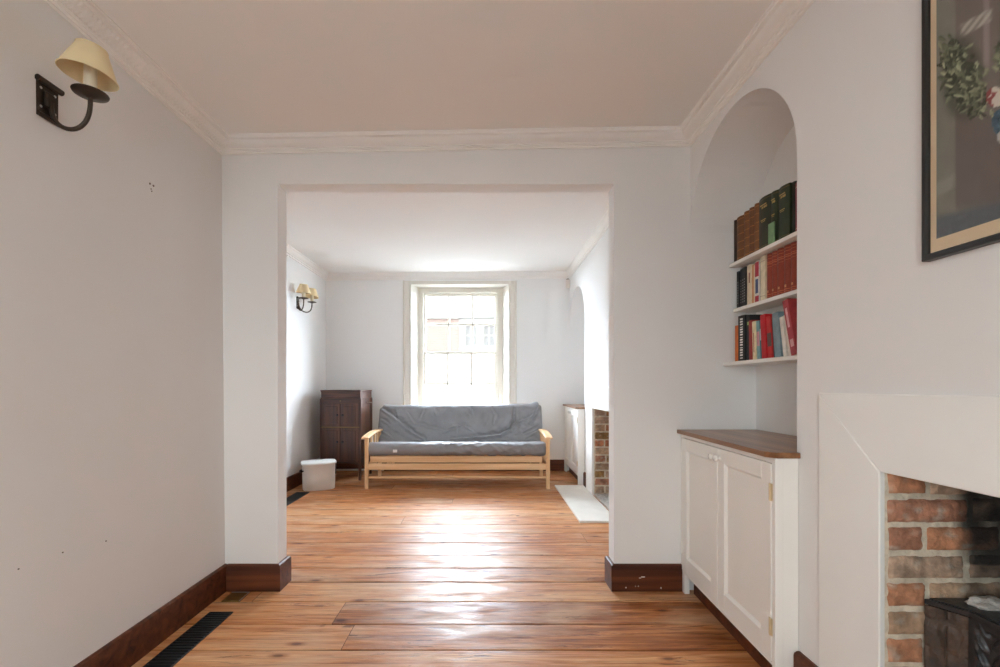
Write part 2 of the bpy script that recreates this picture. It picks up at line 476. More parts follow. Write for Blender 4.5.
def arch_wall(name, X, y_start, y_end, jamb, far, spr, back, fire, ztop, extra=()):
    """side wall at X with an arched alcove between jamb and far and a square fireplace hole"""
    mb = MB(); R_ = (far - jamb) / 2; cy = (far + jamb) / 2
    f0, f1, fz = fire
    # plain wall up to the jamb with the fireplace hole
    wall_grid(mb, lambda u, z, d: (X + d, u, z), y_start, jamb, 0, ztop, [(f0, f1, 0, fz)])
    N = 32
    pts = [(cy - R_ * math.cos(PI * k / N), spr + R_ * math.sin(PI * k / N)) for k in range(N + 1)]
    for p, q in zip(pts, pts[1:]):
        mb.quad((X, p[0], p[1]), (X, q[0], q[1]), (X, q[0], ztop), (X, p[0], ztop))
        mb.quad((X, p[0], p[1]), (X, q[0], q[1]), (back, q[0], q[1]), (back, p[0], p[1]))      # soffit
    mb.quad((X, jamb, 0), (back, jamb, 0), (back, jamb, spr), (X, jamb, spr))
    if y_end > far + 1e-4:
        mb.quad((X, far, 0), (X, y_end, 0), (X, y_end, ztop), (X, far, ztop))
    # alcove back
    mb.add([(back, jamb, 0)] + [(back, p[0], p[1]) for p in pts] + [(back, far, 0)], [list(range(len(pts) + 2))])
    return struct(obj(name, mb, M['wall_lit'] if 'far' in name else M['wall'], smooth=20, recalc=False))

FIRE = (0.46, 1.388, 0.941)
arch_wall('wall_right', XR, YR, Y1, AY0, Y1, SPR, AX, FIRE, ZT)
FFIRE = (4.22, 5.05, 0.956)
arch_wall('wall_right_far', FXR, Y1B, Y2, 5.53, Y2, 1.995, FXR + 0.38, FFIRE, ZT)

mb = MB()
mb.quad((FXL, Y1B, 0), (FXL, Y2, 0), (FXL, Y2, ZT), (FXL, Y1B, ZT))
struct(obj('wall_left_far', mb, M['wall_lit'], recalc=False))
WX0, WX1, WZ0, WZ1 = -1.061, 0.311, 0.77, 2.641
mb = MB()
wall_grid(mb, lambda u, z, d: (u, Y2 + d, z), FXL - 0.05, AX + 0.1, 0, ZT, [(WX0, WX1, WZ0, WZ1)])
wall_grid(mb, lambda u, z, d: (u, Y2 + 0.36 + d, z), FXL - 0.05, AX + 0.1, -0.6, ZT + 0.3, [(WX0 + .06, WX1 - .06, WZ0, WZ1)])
struct(obj('wall_far', mb, M['wall_lit'], recalc=False))
# wall behind the viewer, opened for an unseen window that lights the near room
RW = (-1.42, -0.05, 0.75, 2.42)
mb = MB()
wall_grid(mb, lambda u, z, d: (u, YR - d, z), XL - 0.05, XR + 0.05, 0, ZT, [RW], 0.25)
struct(obj('wall_rear', mb, M['wall'], recalc=False))


# ------------------------------------------------------------------ cornices
def cornice(name, path, prof, zfun, ribs=None, step=0.0055):
    """profile (outward, down-from-ceiling) swept along wall corners; path = wall-line points, room on the right-hand side given by inward normals"""
    pts = [Vector((p[0], p[1], 0)) for p in path]
    mb = MB(); rings = []
    segs = len(pts) - 1
    dirs = [(pts[i + 1] - pts[i]).normalized() for i in range(segs)]
    nor = [Vector((d.y, -d.x, 0)) for d in dirs]            # to the right of travel = into the room
    def mit(i):
        if i == 0: return nor[0]
        if i == segs: return nor[-1]
        b = (nor[i - 1] + nor[i]); return b / (1 + nor[i - 1].dot(nor[i]))
    for i in range(segs):
        L = (pts[i + 1] - pts[i]).length
        k = max(1, int(L / (0.0026 if i == 0 else 0.05))) if ribs else 6
        for j in range(k + (1 if i == segs - 1 else 0)):
            t = j / k
            base = pts[i].lerp(pts[i + 1], t)
            # offsets near ends follow the mitre
            dist0 = t * L; dist1 = L - dist0
            ring = []
            ph = math.sin(2 * PI * dist0 / 0.021) if ribs else 0
            for q, (o, dn) in enumerate(prof):
                oo = o; dd = dn
                if ribs and i == 0 and ribs[0] <= q <= ribs[1]:
                    oo -= 0.006 * ph; dd += 0.004 * ph
                nvec = nor[i]
                # clamp so the strip ends on the mitre plane
                p = base + nvec * oo
                if i > 0:
                    lim = oo * (mit(i) - nor[i]).dot(dirs[i])
                    if dist0 < lim: p = pts[i] + mit(i) * oo
                if i < segs - 1:
                    lim = -oo * (mit(i + 1) - nor[i]).dot(dirs[i])
                    if dist1 < lim: p = pts[i + 1] + mit(i + 1) * oo
                ring.append((p.x, p.y, zfun(p.x) - dd))
            rings.append(ring)
    mb.loft(rings, closed=False, cap=False)
    return struct(obj(name, mb, M['cornice'], smooth=22, recalc=False))


prof = [(0.102, 0.0), (0.102, 0.006), (0.097, 0.008), (0.097, 0.020), (0.080, 0.0215), (0.078, 0.026), (0.072, 0.034), (0.060, 0.042), (0.046, 0.046), (0.036, 0.047),
        (0.036, 0.053), (0.024, 0.053), (0.022, 0.058), (0.013, 0.060), (0.013, 0.067), (0.0, 0.068)]
cornice('trim_1', [(XL - 0.01, YR), (XL - 0.01, Y1), (XR, Y1), (XR, YR)], prof, zc, ribs=(5, 9))
profb = [(0.060, 0.0), (0.060, 0.012), (0.052, 0.016), (0.044, 0.030), (0.030, 0.050), (0.020, 0.058), (0.020, 0.070), (0.010, 0.075), (0.010, 0.092), (0.0, 0.094)]
cornice('trim_2', [(FXL, Y1B), (FXL, Y2), (FXR, Y2), (FXR, Y1B)], profb, zf)


# ------------------------------------------------------------------ baseboards
def skirting(name, path, h=0.156, t=0.021):
    pts = [Vector((p[0], p[1], 0)) for p in path]
    prof = [(0.0, 0.0), (t, 0.0), (t, h - 0.014), (t - 0.003, h - 0.006), (t * 0.45, h), (0.0, h)]
    segs = len(pts) - 1
    dirs = [(pts[i + 1] - pts[i]).normalized() for i in range(segs)]
    nor = [Vector((d.y, -d.x, 0)) for d in dirs]
    rings = []
    for i in range(segs + 1):
        if i == 0: m = nor[0]
        elif i == segs: m = nor[-1]
        else: m = (nor[i - 1] + nor[i]) / (1 + nor[i - 1].dot(nor[i]))
        rings.append([pts[i] + m * o + Vector((0, 0, z)) for o, z in prof])
    mb = MB(); mb.loft(rings, True, True)
    return struct(obj(name, mb, M['base'], smooth=25))

skirting('baseboard_left', [(XL + 0.012, YR), (XL + 0.012, Y1 - 0.0)], t=0.019)
skirting('baseboard_middle_left', [(XL + 0.031, Y1), (OPL, Y1), (OPL, Y1B), (FXL + 0.021, Y1B)])
skirting('baseboard_middle_right', [(FXR - 0.021, Y1B), (OPR, Y1B), (OPR, Y1), (1.146, Y1)])
mb = MB()
for (px, py, w_, h_) in ((643, 577, .022, .006), (640, 578, .012, .004), (626, 587.6, .008, .007), (635.5, 586.3, .004, .004), (638.4, 586.2, .005, .005), (661, 588, .006, .010)):
    X_ = px2x(px, Y1 - .0215); Z_ = py2z(py, Y1 - .0215)
    mb.box(X_ - w_ / 2, X_ + w_ / 2, Y1 - .0222, Y1 - .0205, Z_ - h_ / 2, Z_ + h_ / 2, .0006)
struct(obj('paint_flecks', mb, M['trimw'], bpy.data.objects['baseboard_middle_right']))
skirting('baseboard_left_far', [(FXL, Y1B), (FXL, Y2 - 0.0)])
skirting('baseboard_far', [(FXL + 0.021, Y2), (1.10, Y2)])
skirting('baseboard_right', [(XR, 1.762), (XR, 1.645)], h=0.185, t=0.024)
skirting('baseboard_right_near', [(XR, 0.20), (XR, YR)])
skirting('baseboard_right_far', [(FXR, 5.505), (FXR, 5.38)], h=0.17)
skirting('baseboard_right_far_near', [(FXR, 3.93), (FXR, Y1B + 0.021)])

# ------------------------------------------------------------------ sash window (far wall)
SY = 6.75
mb = MB()
# box frame: two pulley stiles and head, sill
fx0, fx1, sx0, sx1 = -1.000, 0.238, -0.928, 0.154
ztop, shead = 2.644, 2.568
mb.prism([(fx0, 0.77), (sx0, 0.77), (sx0, shead), (sx1, shead), (sx1, 0.77), (fx1, 0.77), (fx1, ztop), (fx0, ztop)],
         lambda x, z: (x, SY, z), lambda x, z: (x, SY + 0.14, z))
w1 = struct(obj('window_1', mb, M['trimw']))
mb = MB()   # staff bead round the frame
for (a, b, c, d) in [(sx0 - 0.018, sx0 + 0.004, 0.80, shead + 0.004), (sx1 - 0.004, sx1 + 0.018, 0.80, shead + 0.004), (sx0 - 0.018, sx1 + 0.018, shead - 0.004, shead + 0.018)]:
    mb.box(a, b, SY - 0.012, SY + 0.004, c, d, 0.003)
obj('staff_bead', mb, M['trimw'], w1)


def sash(name, y0, y1, z0, z1, rails, bars_x, bars_z):
    mb = MB(); b = 0.004
    top, bot, st = rails
    mb.box(sx0 + 0.002, sx0 + st, y0, y1, z0, z1, b)
    mb.box(sx1 - st, sx1 - 0.002, y0, y1, z0, z1, b)
    mb.box(sx0 + st - 0.003, sx1 - st + 0.003, y0, y1, z1 - top, z1, b)
    mb.box(sx0 + st - 0.003, sx1 - st + 0.003, y0, y1, z0, z0 + bot, b)
    for x in bars_x: mb.box(x - 0.012, x + 0.012, y0 + 0.006, y1 - 0.006, z0 + bot - 0.003, z1 - top + 0.003, 0.003)
    for z in bars_z: mb.box(sx0 + st - 0.003, sx1 - st + 0.003, y0 + 0.006, y1 - 0.006, z - 0.012, z + 0.012, 0.003)
    s = obj(name, mb, M['trimw'], w1)
    g = MB(); g.box(sx0 + st - 0.004, sx1 - st + 0.004, (y0 + y1) / 2 - 0.0015, (y0 + y1) / 2 + 0.0015, z0 + bot - 0.004, z1 - top + 0.004)
    obj('glazing', g, M['glass'], s)
    return s
sash('upper_sash', 6.808, 6.846, 1.668, 2.566, (0.038, 0.034, 0.034), (-0.558, -0.203), (2.11,))
ls = sash('lower_sash', 6.764, 6.803, 0.80, 1.704, (0.034, 0.07, 0.034), (-0.573, -0.222), (1.235,))
mb = MB(); mb.box(-0.41, -0.36, 6.775, 6.80, 1.704, 1.714, 0.003); mb.tube([(-0.40, 6.785, 1.716), (-0.375, 6.785, 1.722), (-0.352, 6.785, 1.716)], 0.005, 8)
obj('sash_lock', mb, M['brass'], ls)
# splayed shutter linings, soffit and window board
mb = MB()
for (xa, xb, s) in ((WX0, fx0, 1), (WX1, fx1, -1)):
    mb.hexa([(xa - 0.02 * s, Y2, 0.79), (xa, Y2 - 0.002, 0.79), (xb - 0.02 * s, SY, 0.79), (xb, SY, 0.79),
             (xa - 0.02 * s, Y2, WZ1), (xa, Y2 - 0.002, WZ1), (xb - 0.02 * s, SY, WZ1), (xb, SY, WZ1)])
obj('shutter_lining', mb, M['trimw'], w1)
mb = MB(); mb.box(WX0 - 0.02, WX1 + 0.02, Y2 + 0.001, SY + 0.05, WZ1 + 0.002, WZ1 + 0.02)
obj('head_lining', mb, M['trimw'], w1)
mb = MB(); mb.box(WX0 - 0.13, WX1 + 0.13, Y2 - 0.045, SY + 0.02, 0.765, 0.79, 0.006)
obj('window_board', mb, M['trimw'], w1)
mb = MB()
def arch_strip(side):
    xo = -1.182 if side < 0 else 0.426
    xi = WX0 if side < 0 else WX1
    prof = [(0, 0), (0, 0.030), (0.018, 0.034), (0.026, 0.026), (0.036, 0.018), (0.090, 0.014), (0.100, 0.022), (0.118, 0.022), (0.121, 0.0)]
    pts = [(xo + (xi - xo) * a / 0.121, Y2 - d) for a, d in prof]
    mb.loft([[(x, y, z) for x, y in pts] for z in (0.16, 2.69)], True, True)
arch_strip(-1); arch_strip(1)
obj('architrave', mb, M['trimw'], w1)
mb = MB(); mb.box(WX0 - 0.002, WX1 + 0.002, Y2 - 0.018, Y2, WZ1 - 0.002, 2.69, 0.004)
obj('head_architrave', mb, M['trimw'], w1)
mb = MB(); mb.box(WX0, WX1, Y2 - 0.012, Y2, 0.16, 0.765, 0.004)
obj('apron_panel', mb, M['trimw'], w1)

# unseen window put behind the viewer to light the near room
mb = MB()
a, b, c, d = RW
mb.prism([(a, c), (a + .07, c), (a + .07, d - .07), (b - .07, d - .07), (b - .07, c), (b, c), (b, d), (a, d)], lambda x, z: (x, YR - .12, z), lambda x, z: (x, YR - .24, z))
w2 = struct(obj('window_2_unseen', mb, M['trimw']))
mb = MB()
for x in (a + .075, (a + b) / 2 - .018, b - .11): mb.box(x, x + .036, YR - .2, YR - .16, c, d - .07)
for z in (c, (c + d) / 2 - .03, d - .11): mb.box(a + .07, b - .07, YR - .2, YR - .161, z, z + .05)
obj('sash', mb, M['trimw'], w2)
mb = MB(); mb.box(a + .07, b - .07, YR - .182, YR - .179, c, d - .07)
obj('glazing', mb, M['glass'], w2)

# ------------------------------------------------------------------ fireplaces
def brick_face(mb_b, mb_m, P, W, Hh, z_off, soot, rng, course=0.0845, blen=0.232, first=0.0, proud=0.010):
    """P(u, z, out): rough old bricks bedded in mortar; soot(u,z)->0..1"""
    sootc = Vector((0.010, 0.009, 0.009))
    rows = int(Hh / course) + 2
    pal = [srgb(176, 116, 84), srgb(184, 130, 98), srgb(162, 98, 70), srgb(176, 146, 120), srgb(146, 112, 70), srgb(182, 154, 132), srgb(170, 120, 96)]
    # mortar bed
    nu, nv = int(W / 0.014) + 2, int(Hh / 0.014) + 2
    vs = []; cs = []; fs = []
    for i in range(nu + 1):
        for j in range(nv + 1):
            u = W * i / nu; z = Hh * j / nv
            o = 0.004 * noise.noise(Vector((u * 40, z * 40, z_off)))
            vs.append(P(u, z, o if 0 < i < nu else 0))
            s = min(1, max(0, soot(u, z) + 0.25 * noise.noise(Vector((u * 14, z * 14, 3 + z_off)))))
            c = (Vector(srgb(226, 213, 192)[:3]) * (1 + .22 * noise.noise(Vector((u * 60, z * 60, 4))))).lerp(sootc, s * 0.96); cs.append((c.x, c.y, c.z, 1))
    for i in range(nu):
        for j in range(nv):
            k = i * (nv + 1) + j; fs.append([k, k + nv + 1, k + nv + 2, k + 1])
    mb_m.add(vs, fs, cs)
    for r in range(rows):
        zb = first + r * course - course
        u = 0.004; firstb = True
        while u < W - 0.02:
            L = (blen * rng.uniform(1.0, 1.12) if r % 2 == 0 else blen * rng.uniform(.48, .56)) if firstb else (blen if rng.random() < 0.8 else blen * 0.48)
            firstb = False
            ua, ub = max(u + rng.uniform(0.004, 0.008), 0.006), min(u + L - rng.uniform(0.006, 0.012), W - 0.002)
            za, zb2 = max(zb + rng.uniform(0.004, 0.008), 0.001), min(zb + course - rng.uniform(0.004, 0.008), Hh - 0.001)
            u += L
            if ub - ua < 0.03 or zb2 - za < 0.02: continue
            base = Vector(rng.choice(pal)[:3]) * rng.uniform(1.0, 1.35)
            a, b = max(5, int((ub - ua) / 0.007)), 11
            vs = []; cs = []; fs = []; sd = rng.uniform(0, 99)
            for i in range(a + 1):
                for j in range(b + 1):
                    fu, fv = i / a, j / b
                    eu = min(fu, 1 - fu) * (ub - ua); ev = min(fv, 1 - fv) * (zb2 - za)
                    e = min(eu, ev)
                    o = proud * (1 - math.exp(-e / 0.005)) if e > 0 else -0.004
                    uu = ua + (ub - ua) * fu; zz = za + (zb2 - za) * fv
                    if e > 0: o += 0.0035 * noise.noise(Vector((uu * 45, zz * 45, sd))) + 0.003 * noise.noise(Vector((uu * 110, zz * 110, sd)))
                    jz = 0.0045 * noise.noise(Vector((uu * 34, j // (b // 2 + 1) * 7, sd))) if ev == 0 else 0
                    ju = 0.0045 * noise.noise(Vector((i // (a // 2 + 1) * 7, zz * 34, sd))) if eu == 0 else 0
                    vs.append(P(uu + ju, zz + jz, o))
                    k = 1 + 0.30 * noise.noise(Vector((uu * 22, zz * 22, sd))) + 0.25 * noise.noise(Vector((uu * 75, zz * 75, sd)))
                    s = min(1, max(0, soot(uu, zz) + 0.35 * noise.noise(Vector((uu * 16, zz * 16, 7)))))
                    lime = max(0, noise.noise(Vector((uu * 34, zz * 50, sd + 9))) - 0.2) * 1.5
                    c = (base * k).lerp(Vector((0.52, 0.46, 0.38)), min(1, lime)).lerp(sootc, s * 0.97)
                    cs.append((c.x, c.y, c.z, 1))
            for i in range(a):
                for j in range(b):
                    q = i * (b + 1) + j; fs.append([q, q + b + 1, q + b + 2, q + 1])
            mb_b.add(vs, fs, cs)


def fireplace(name, label, X, y0, y1, zl, ytop, stile, near_stile, deep, thick, seed, fine=True):
    rng = random.Random(seed)
    root = thing(name, label, 'fireplace', (X, (y0 + y1) / 2, 0))
    xf = X - thick
    zt = ytop
    # boarded surround: two stiles and a head with mitred corners, 1 mm joints
    def board(poly, nm):
        mb = MB()
        n = len(poly)
        ins = []
        cy = sum(p[0] for p in poly) / n; cz = sum(p[1] for p in poly) / n
        e = 0.003
        for (y, z) in poly:
            ins.append((y + (e if y < cy else -e), z + (e if z < cz else -e)))
        rings = [[(X + 0.001, y, z) for y, z in poly], [(xf + 0.003, y, z) for y, z in poly], [(xf, y, z) for y, z in ins]]
        mb.loft(rings, True, True)
        return mb
    ya, yb = y1, y1 + stile
    yc, yd = y0 - near_stile, y0
    j = 0.0012
    obj('surround_stile', board([(ya, 0.0), (yb, 0.0), (yb, zt - j), (ya, zl - j)], 's'), M['surround'], root)
    obj('surround_stile', board([(yc, 0.0), (yd, 0.0), (yd, zl - j), (yc, zt - j)], 's'), M['surround'], root)
    obj('surround_head', board([(yd, zl), (ya, zl), (yb, zt), (yc, zt)], 'h'), M['surround'], root)
    # brick lining
    mb_b, mb_m = MB(), MB()
    soot = lambda u, z: max(0.0, min(1.0, (u - 0.205 + 0.10 * (z - 0.70)) * 16.0)) * (1 if z > .66 else .6) if fine else max(0, min(1, (u - .3) * 3))
    brick_face(mb_b, mb_m, lambda u, z, o: (X + 0.001 + u, y1 + 0.004 - o, z), deep, zl + 0.03, 1.0, soot, rng, first=0.02)
    brick_face(mb_b, mb_m, lambda u, z, o: (X + deep - o, y1 - u, z), y1 - y0, zl + 0.03, 2.0, lambda u, z: 0.97 if fine else 0.8, rng, first=0.02)
    brick_face(mb_b, mb_m, lambda u, z, o: (X + 0.006 + u, y0 - 0.001 + o, z), deep, zl + 0.03, 3.0, soot, rng, first=0.05)
    lining = obj('brick_lining', mb_b, M['brick'], root, smooth=60, colors=True, recalc=False)
    obj('mortar_bed', mb_m, M['mortar'], root, smooth=60, colors=True, recalc=False)
    mb = MB(); e_ = 0.012
    mb.prism([(X + .03, y1 + e_), (X + deep + e_, y1 + e_), (X + deep + e_, y0 - e_), (X + .03, y0 - e_), (X + .03, y0 - .1), (X + deep + .1, y0 - .1), (X + deep + .1, y1 + .1), (X + .03, y1 + .1)],
             lambda x, y: (x, y, 0), lambda x, y: (x, y, zl + .03))
    obj('backing_shell', mb, M['sooty'], root)  # unseen backing added to stop daylight leaking in at the corners
    mb = MB(); mb.box(X + 0.013, X + deep + 0.02, y0 - 0.01, y1 + 0.01, zl + 0.02, zl + 0.06)
    obj('throat_slab', mb, M['sooty'], root)
    mb = MB(); mb.box(X + 0.0, X + deep + 0.02, y0, y1, 0.0, 0.02)
    obj('back_hearth', mb, M['rubble'], root)
    return root

fireplace('fireplace', 'plain white boarded fireplace surround round an open brick recess, beside the bookshelf alcove', XR, FIRE[0], FIRE[1], FIRE[2], 1.176, 0.254, 0.254, 0.46, 0.015, 5)
fireplace('fireplace', 'far fireplace behind the pale hearth slab, showing a narrow strip of brown brick', FXR, FFIRE[0], FFIRE[1], FFIRE[2], 1.19, 0.31, 0.29, 0.40, 0.022, 6, False)

mb = MB()
for (poly) in [[(0.818, 4.03), (FXR - 0.024, 4.03), (FXR - 0.024, 5.50), (0.815, 5.50)]]:
    mb.prism(poly, lambda x, y: (x, y, 0.0), lambda x, y: (x, y, 0.014))
    mb.prism([(0.822, 4.034), (FXR - 0.026, 4.034), (FXR - 0.026, 5.496), (0.819, 5.496)], lambda x, y: (x, y, 0.014), lambda x, y: (x, y, 0.017))
tag(obj('hearth_slab', mb, M['stone']), 'pale cream stone hearth slab lying on the floor before the far fireplace', 'hearth')

# ------------------------------------------------------------------ iron hob grate in the near fireplace
def grate():
    zt = 0.564
    g = thing('hob_grate', 'black cast iron hob grate with leaf relief, set in the brick fireplace', 'grate', (1.5, 0.95, 0.02))
    P0 = (1.313, 1.379); P1 = (1.364, 1.30)
    yn = 0.54
    mb = MB()
    xb = XR + 0.43
    # hob top with a shallow rim
    poly = [P0, P1, (1.364, 1.02), (1.40, 1.0), (xb, 1.0), (xb, 1.379)]
    mb.prism(poly, lambda x, y: (x, y, zt - 0.016), lambda x, y: (x, y, zt - 0.002))
    inner = [(P0[0] + .012, P0[1] - .003), (P1[0] + .010, P1[1] - .0), (1.374, 1.03), (1.405, 1.012), (xb - .01, 1.012), (xb - .01, 1.37)]
    mb.prism(inner, lambda x, y: (x, y, zt - 0.004), lambda x, y: (x, y, zt + 0.002))
    obj('hob_top', mb, M['iron'], g, smooth=30)
    poly2 = [(1.364, yn + .30 - .28), (1.364, yn + .28), (1.40, yn + .3), (xb, yn + .3), (xb, 0.475), (1.364, 0.475)]
    mb = MB(); mb.prism([(1.364, 0.475), (1.364, 0.80), (1.40, 0.82), (xb, 0.82), (xb, 0.475)], lambda x, y: (x, y, zt - 0.016), lambda x, y: (x, y, zt + 0.002))
    obj('hob_top', mb, M['iron'], g, smooth=30)
    # front panels with cast leaf relief
    def panel(ya, yb, seed):
        rng = random.Random(seed)
        mb = MB(); nu, nv = 90, 150
        xf = 1.366
        leaves = []
        cyy = (ya + yb) / 2
        for k in range(12):
            t = k / 11.0
            zz = 0.06 + 0.46 * t
            for cy_ in (yb - 0.052, ya + 0.052):
                for sgn in (-1, 1):
                    leaves.append((cy_ + sgn * (0.014 + 0.008 * math.sin(t * 9)), zz + .012 * sgn, sgn * 0.95, 0.026, 0.009))
        leaves.append((cyy, 0.52, 1.57, 0.035, 0.014))
        vs = []; fs = []
        for i in range(nu + 1):
            for j in range(nv + 1):
                y = ya + (yb - ya) * i / nu; z = 0.02 + (zt - 0.016 - 0.02) * j / nv
                o = 0
                e = min(y - ya, yb - y, z - 0.02, zt - 0.016 - z)
                if e < 0.022: o = 0.008 * min(1, (0.022 - e) / 0.006)
                for (ly, lz, an, la, lb) in leaves:
                    dy, dz = y - ly, z - lz
                    if abs(dy) > .06 or abs(dz) > .06: continue
                    a = dy * math.cos(an) + dz * math.sin(an); b = -dy * math.sin(an) + dz * math.cos(an)
                    r = (a / la) ** 2 + (b / lb) ** 2
                    if r < 1: o = max(o, 0.013 * math.sqrt(1 - r) * (0.75 + 0.25 * math.cos(b / lb * 9)))
                vs.append((xf - o, y, z))
        for i in range(nu):
            for j in range(nv):
                k = i * (nv + 1) + j; fs.append([k, k + nv + 1, k + nv + 2, k + 1])
        mb.add(vs, fs)
        mb.box(1.367, 1.385, ya, yb, 0.02, zt - 0.016)
        return mb
    obj('relief_panel', panel(1.045, 1.296, 1), M['iron'], g, smooth=50)
    obj('relief_panel', panel(0.48, 0.79, 2), M['iron'], g, smooth=50)
    # splayed cheek from the jamb to the panel, sooty painted brick
    mb = MB(); nu, nv = 26, 60; vs = []; fs = []
    for i in range(nu + 1):
        t = i / nu
        for j in range(nv + 1):
            z = 0.02 + (zt - 0.018 - 0.02) * j / nv
            x = P0[0] + (P1[0] - P0[0]) * t; y = P0[1] + (P1[1] - P0[1]) * t
            o = 0.004 * noise.noise(Vector((t * 5, z * 22, 3))) + 0.003 * noise.noise(Vector((t * 14, z * 60, 8)))
            zz = (z % 0.0845) / 0.0845
            if zz < 0.08 or zz > 0.94: o -= 0.005
            if abs(t - 0.5) < 0.03: o -= 0.005
            vs.append((x - (o + 0.002) * 0.8, y - (o + 0.002) * 0.55, z))
    for i in range(nu):
        for j in range(nv):
            k = i * (nv + 1) + j; fs.append([k, k + nv + 1, k + nv + 2, k + 1])
    mb.add(vs, fs)
    mb.prism([P0, P1, (P1[0] + .02, P1[1] + .079), ], lambda x, y: (x + .004, y, 0.02), lambda x, y: (x + .004, y, zt - .02))
    ck = obj('cheek', mb, M['sooty'], g, smooth=50); ck['label'] = 'soot-blackened brick cheek'
    # fire basket bars between the hobs
    mb = MB()
    for z in (0.22, 0.27, 0.32, 0.37, 0.42): mb.tube([(1.372, 0.78, z), (1.355, 0.85, z), (1.350, 0.92, z), (1.355, 0.98, z), (1.372, 1.05, z)], 0.007, 8)
    obj('fire_bars', mb, M['iron'], g, smooth=50)
    mb = MB(); mb.box(1.39, xb - .02, 0.80, 1.02, 0.16, 0.19, 0.004)
    obj('basket_floor', mb, M['iron'], g)
    mb = MB(); mb.box(xb - .03, xb - .012, 0.80, 1.02, 0.02, 0.60, 0.004)
    obj('back_plate', mb, M['iron'], g)
grate()
mb = MB()
rr = random.Random(3)
cen = (1.458, 1.328, 0.5661)
N1, N2 = 22, 12; vs = []; fs = []
for i in range(N1):
    for j in range(N2 + 1):
        a = 2 * PI * i / N1; t = j / N2
        r = math.sin(t * PI / 2); zz = math.cos(t * PI / 2)
        k = 1 + 0.45 * noise.noise(Vector((math.cos(a) * 2.2, math.sin(a) * 2.2, t * 3)))
        x = 0.062 * r * math.cos(a) * k; y = 0.036 * r * math.sin(a) * k
        z = max(0.0, 0.022 * zz + 0.012 * noise.noise(Vector((x * 55, y * 55, 1))) * (1 - t))
        vs.append((cen[0] + x, cen[1] + y, cen[2] + (z if j < N2 else 0)))
for i in range(N1):
    for j in range(N2):
        a = i * (N2 + 1) + j; b = ((i + 1) % N1) * (N2 + 1) + j
        fs.append([a, b, b + 1, a + 1])
mb.add(vs, fs)
tag(obj('rubble_heap', mb, M['rubble'], smooth=45), 'small heap of pale crumbled rubble on top of the iron grate', 'rubble')

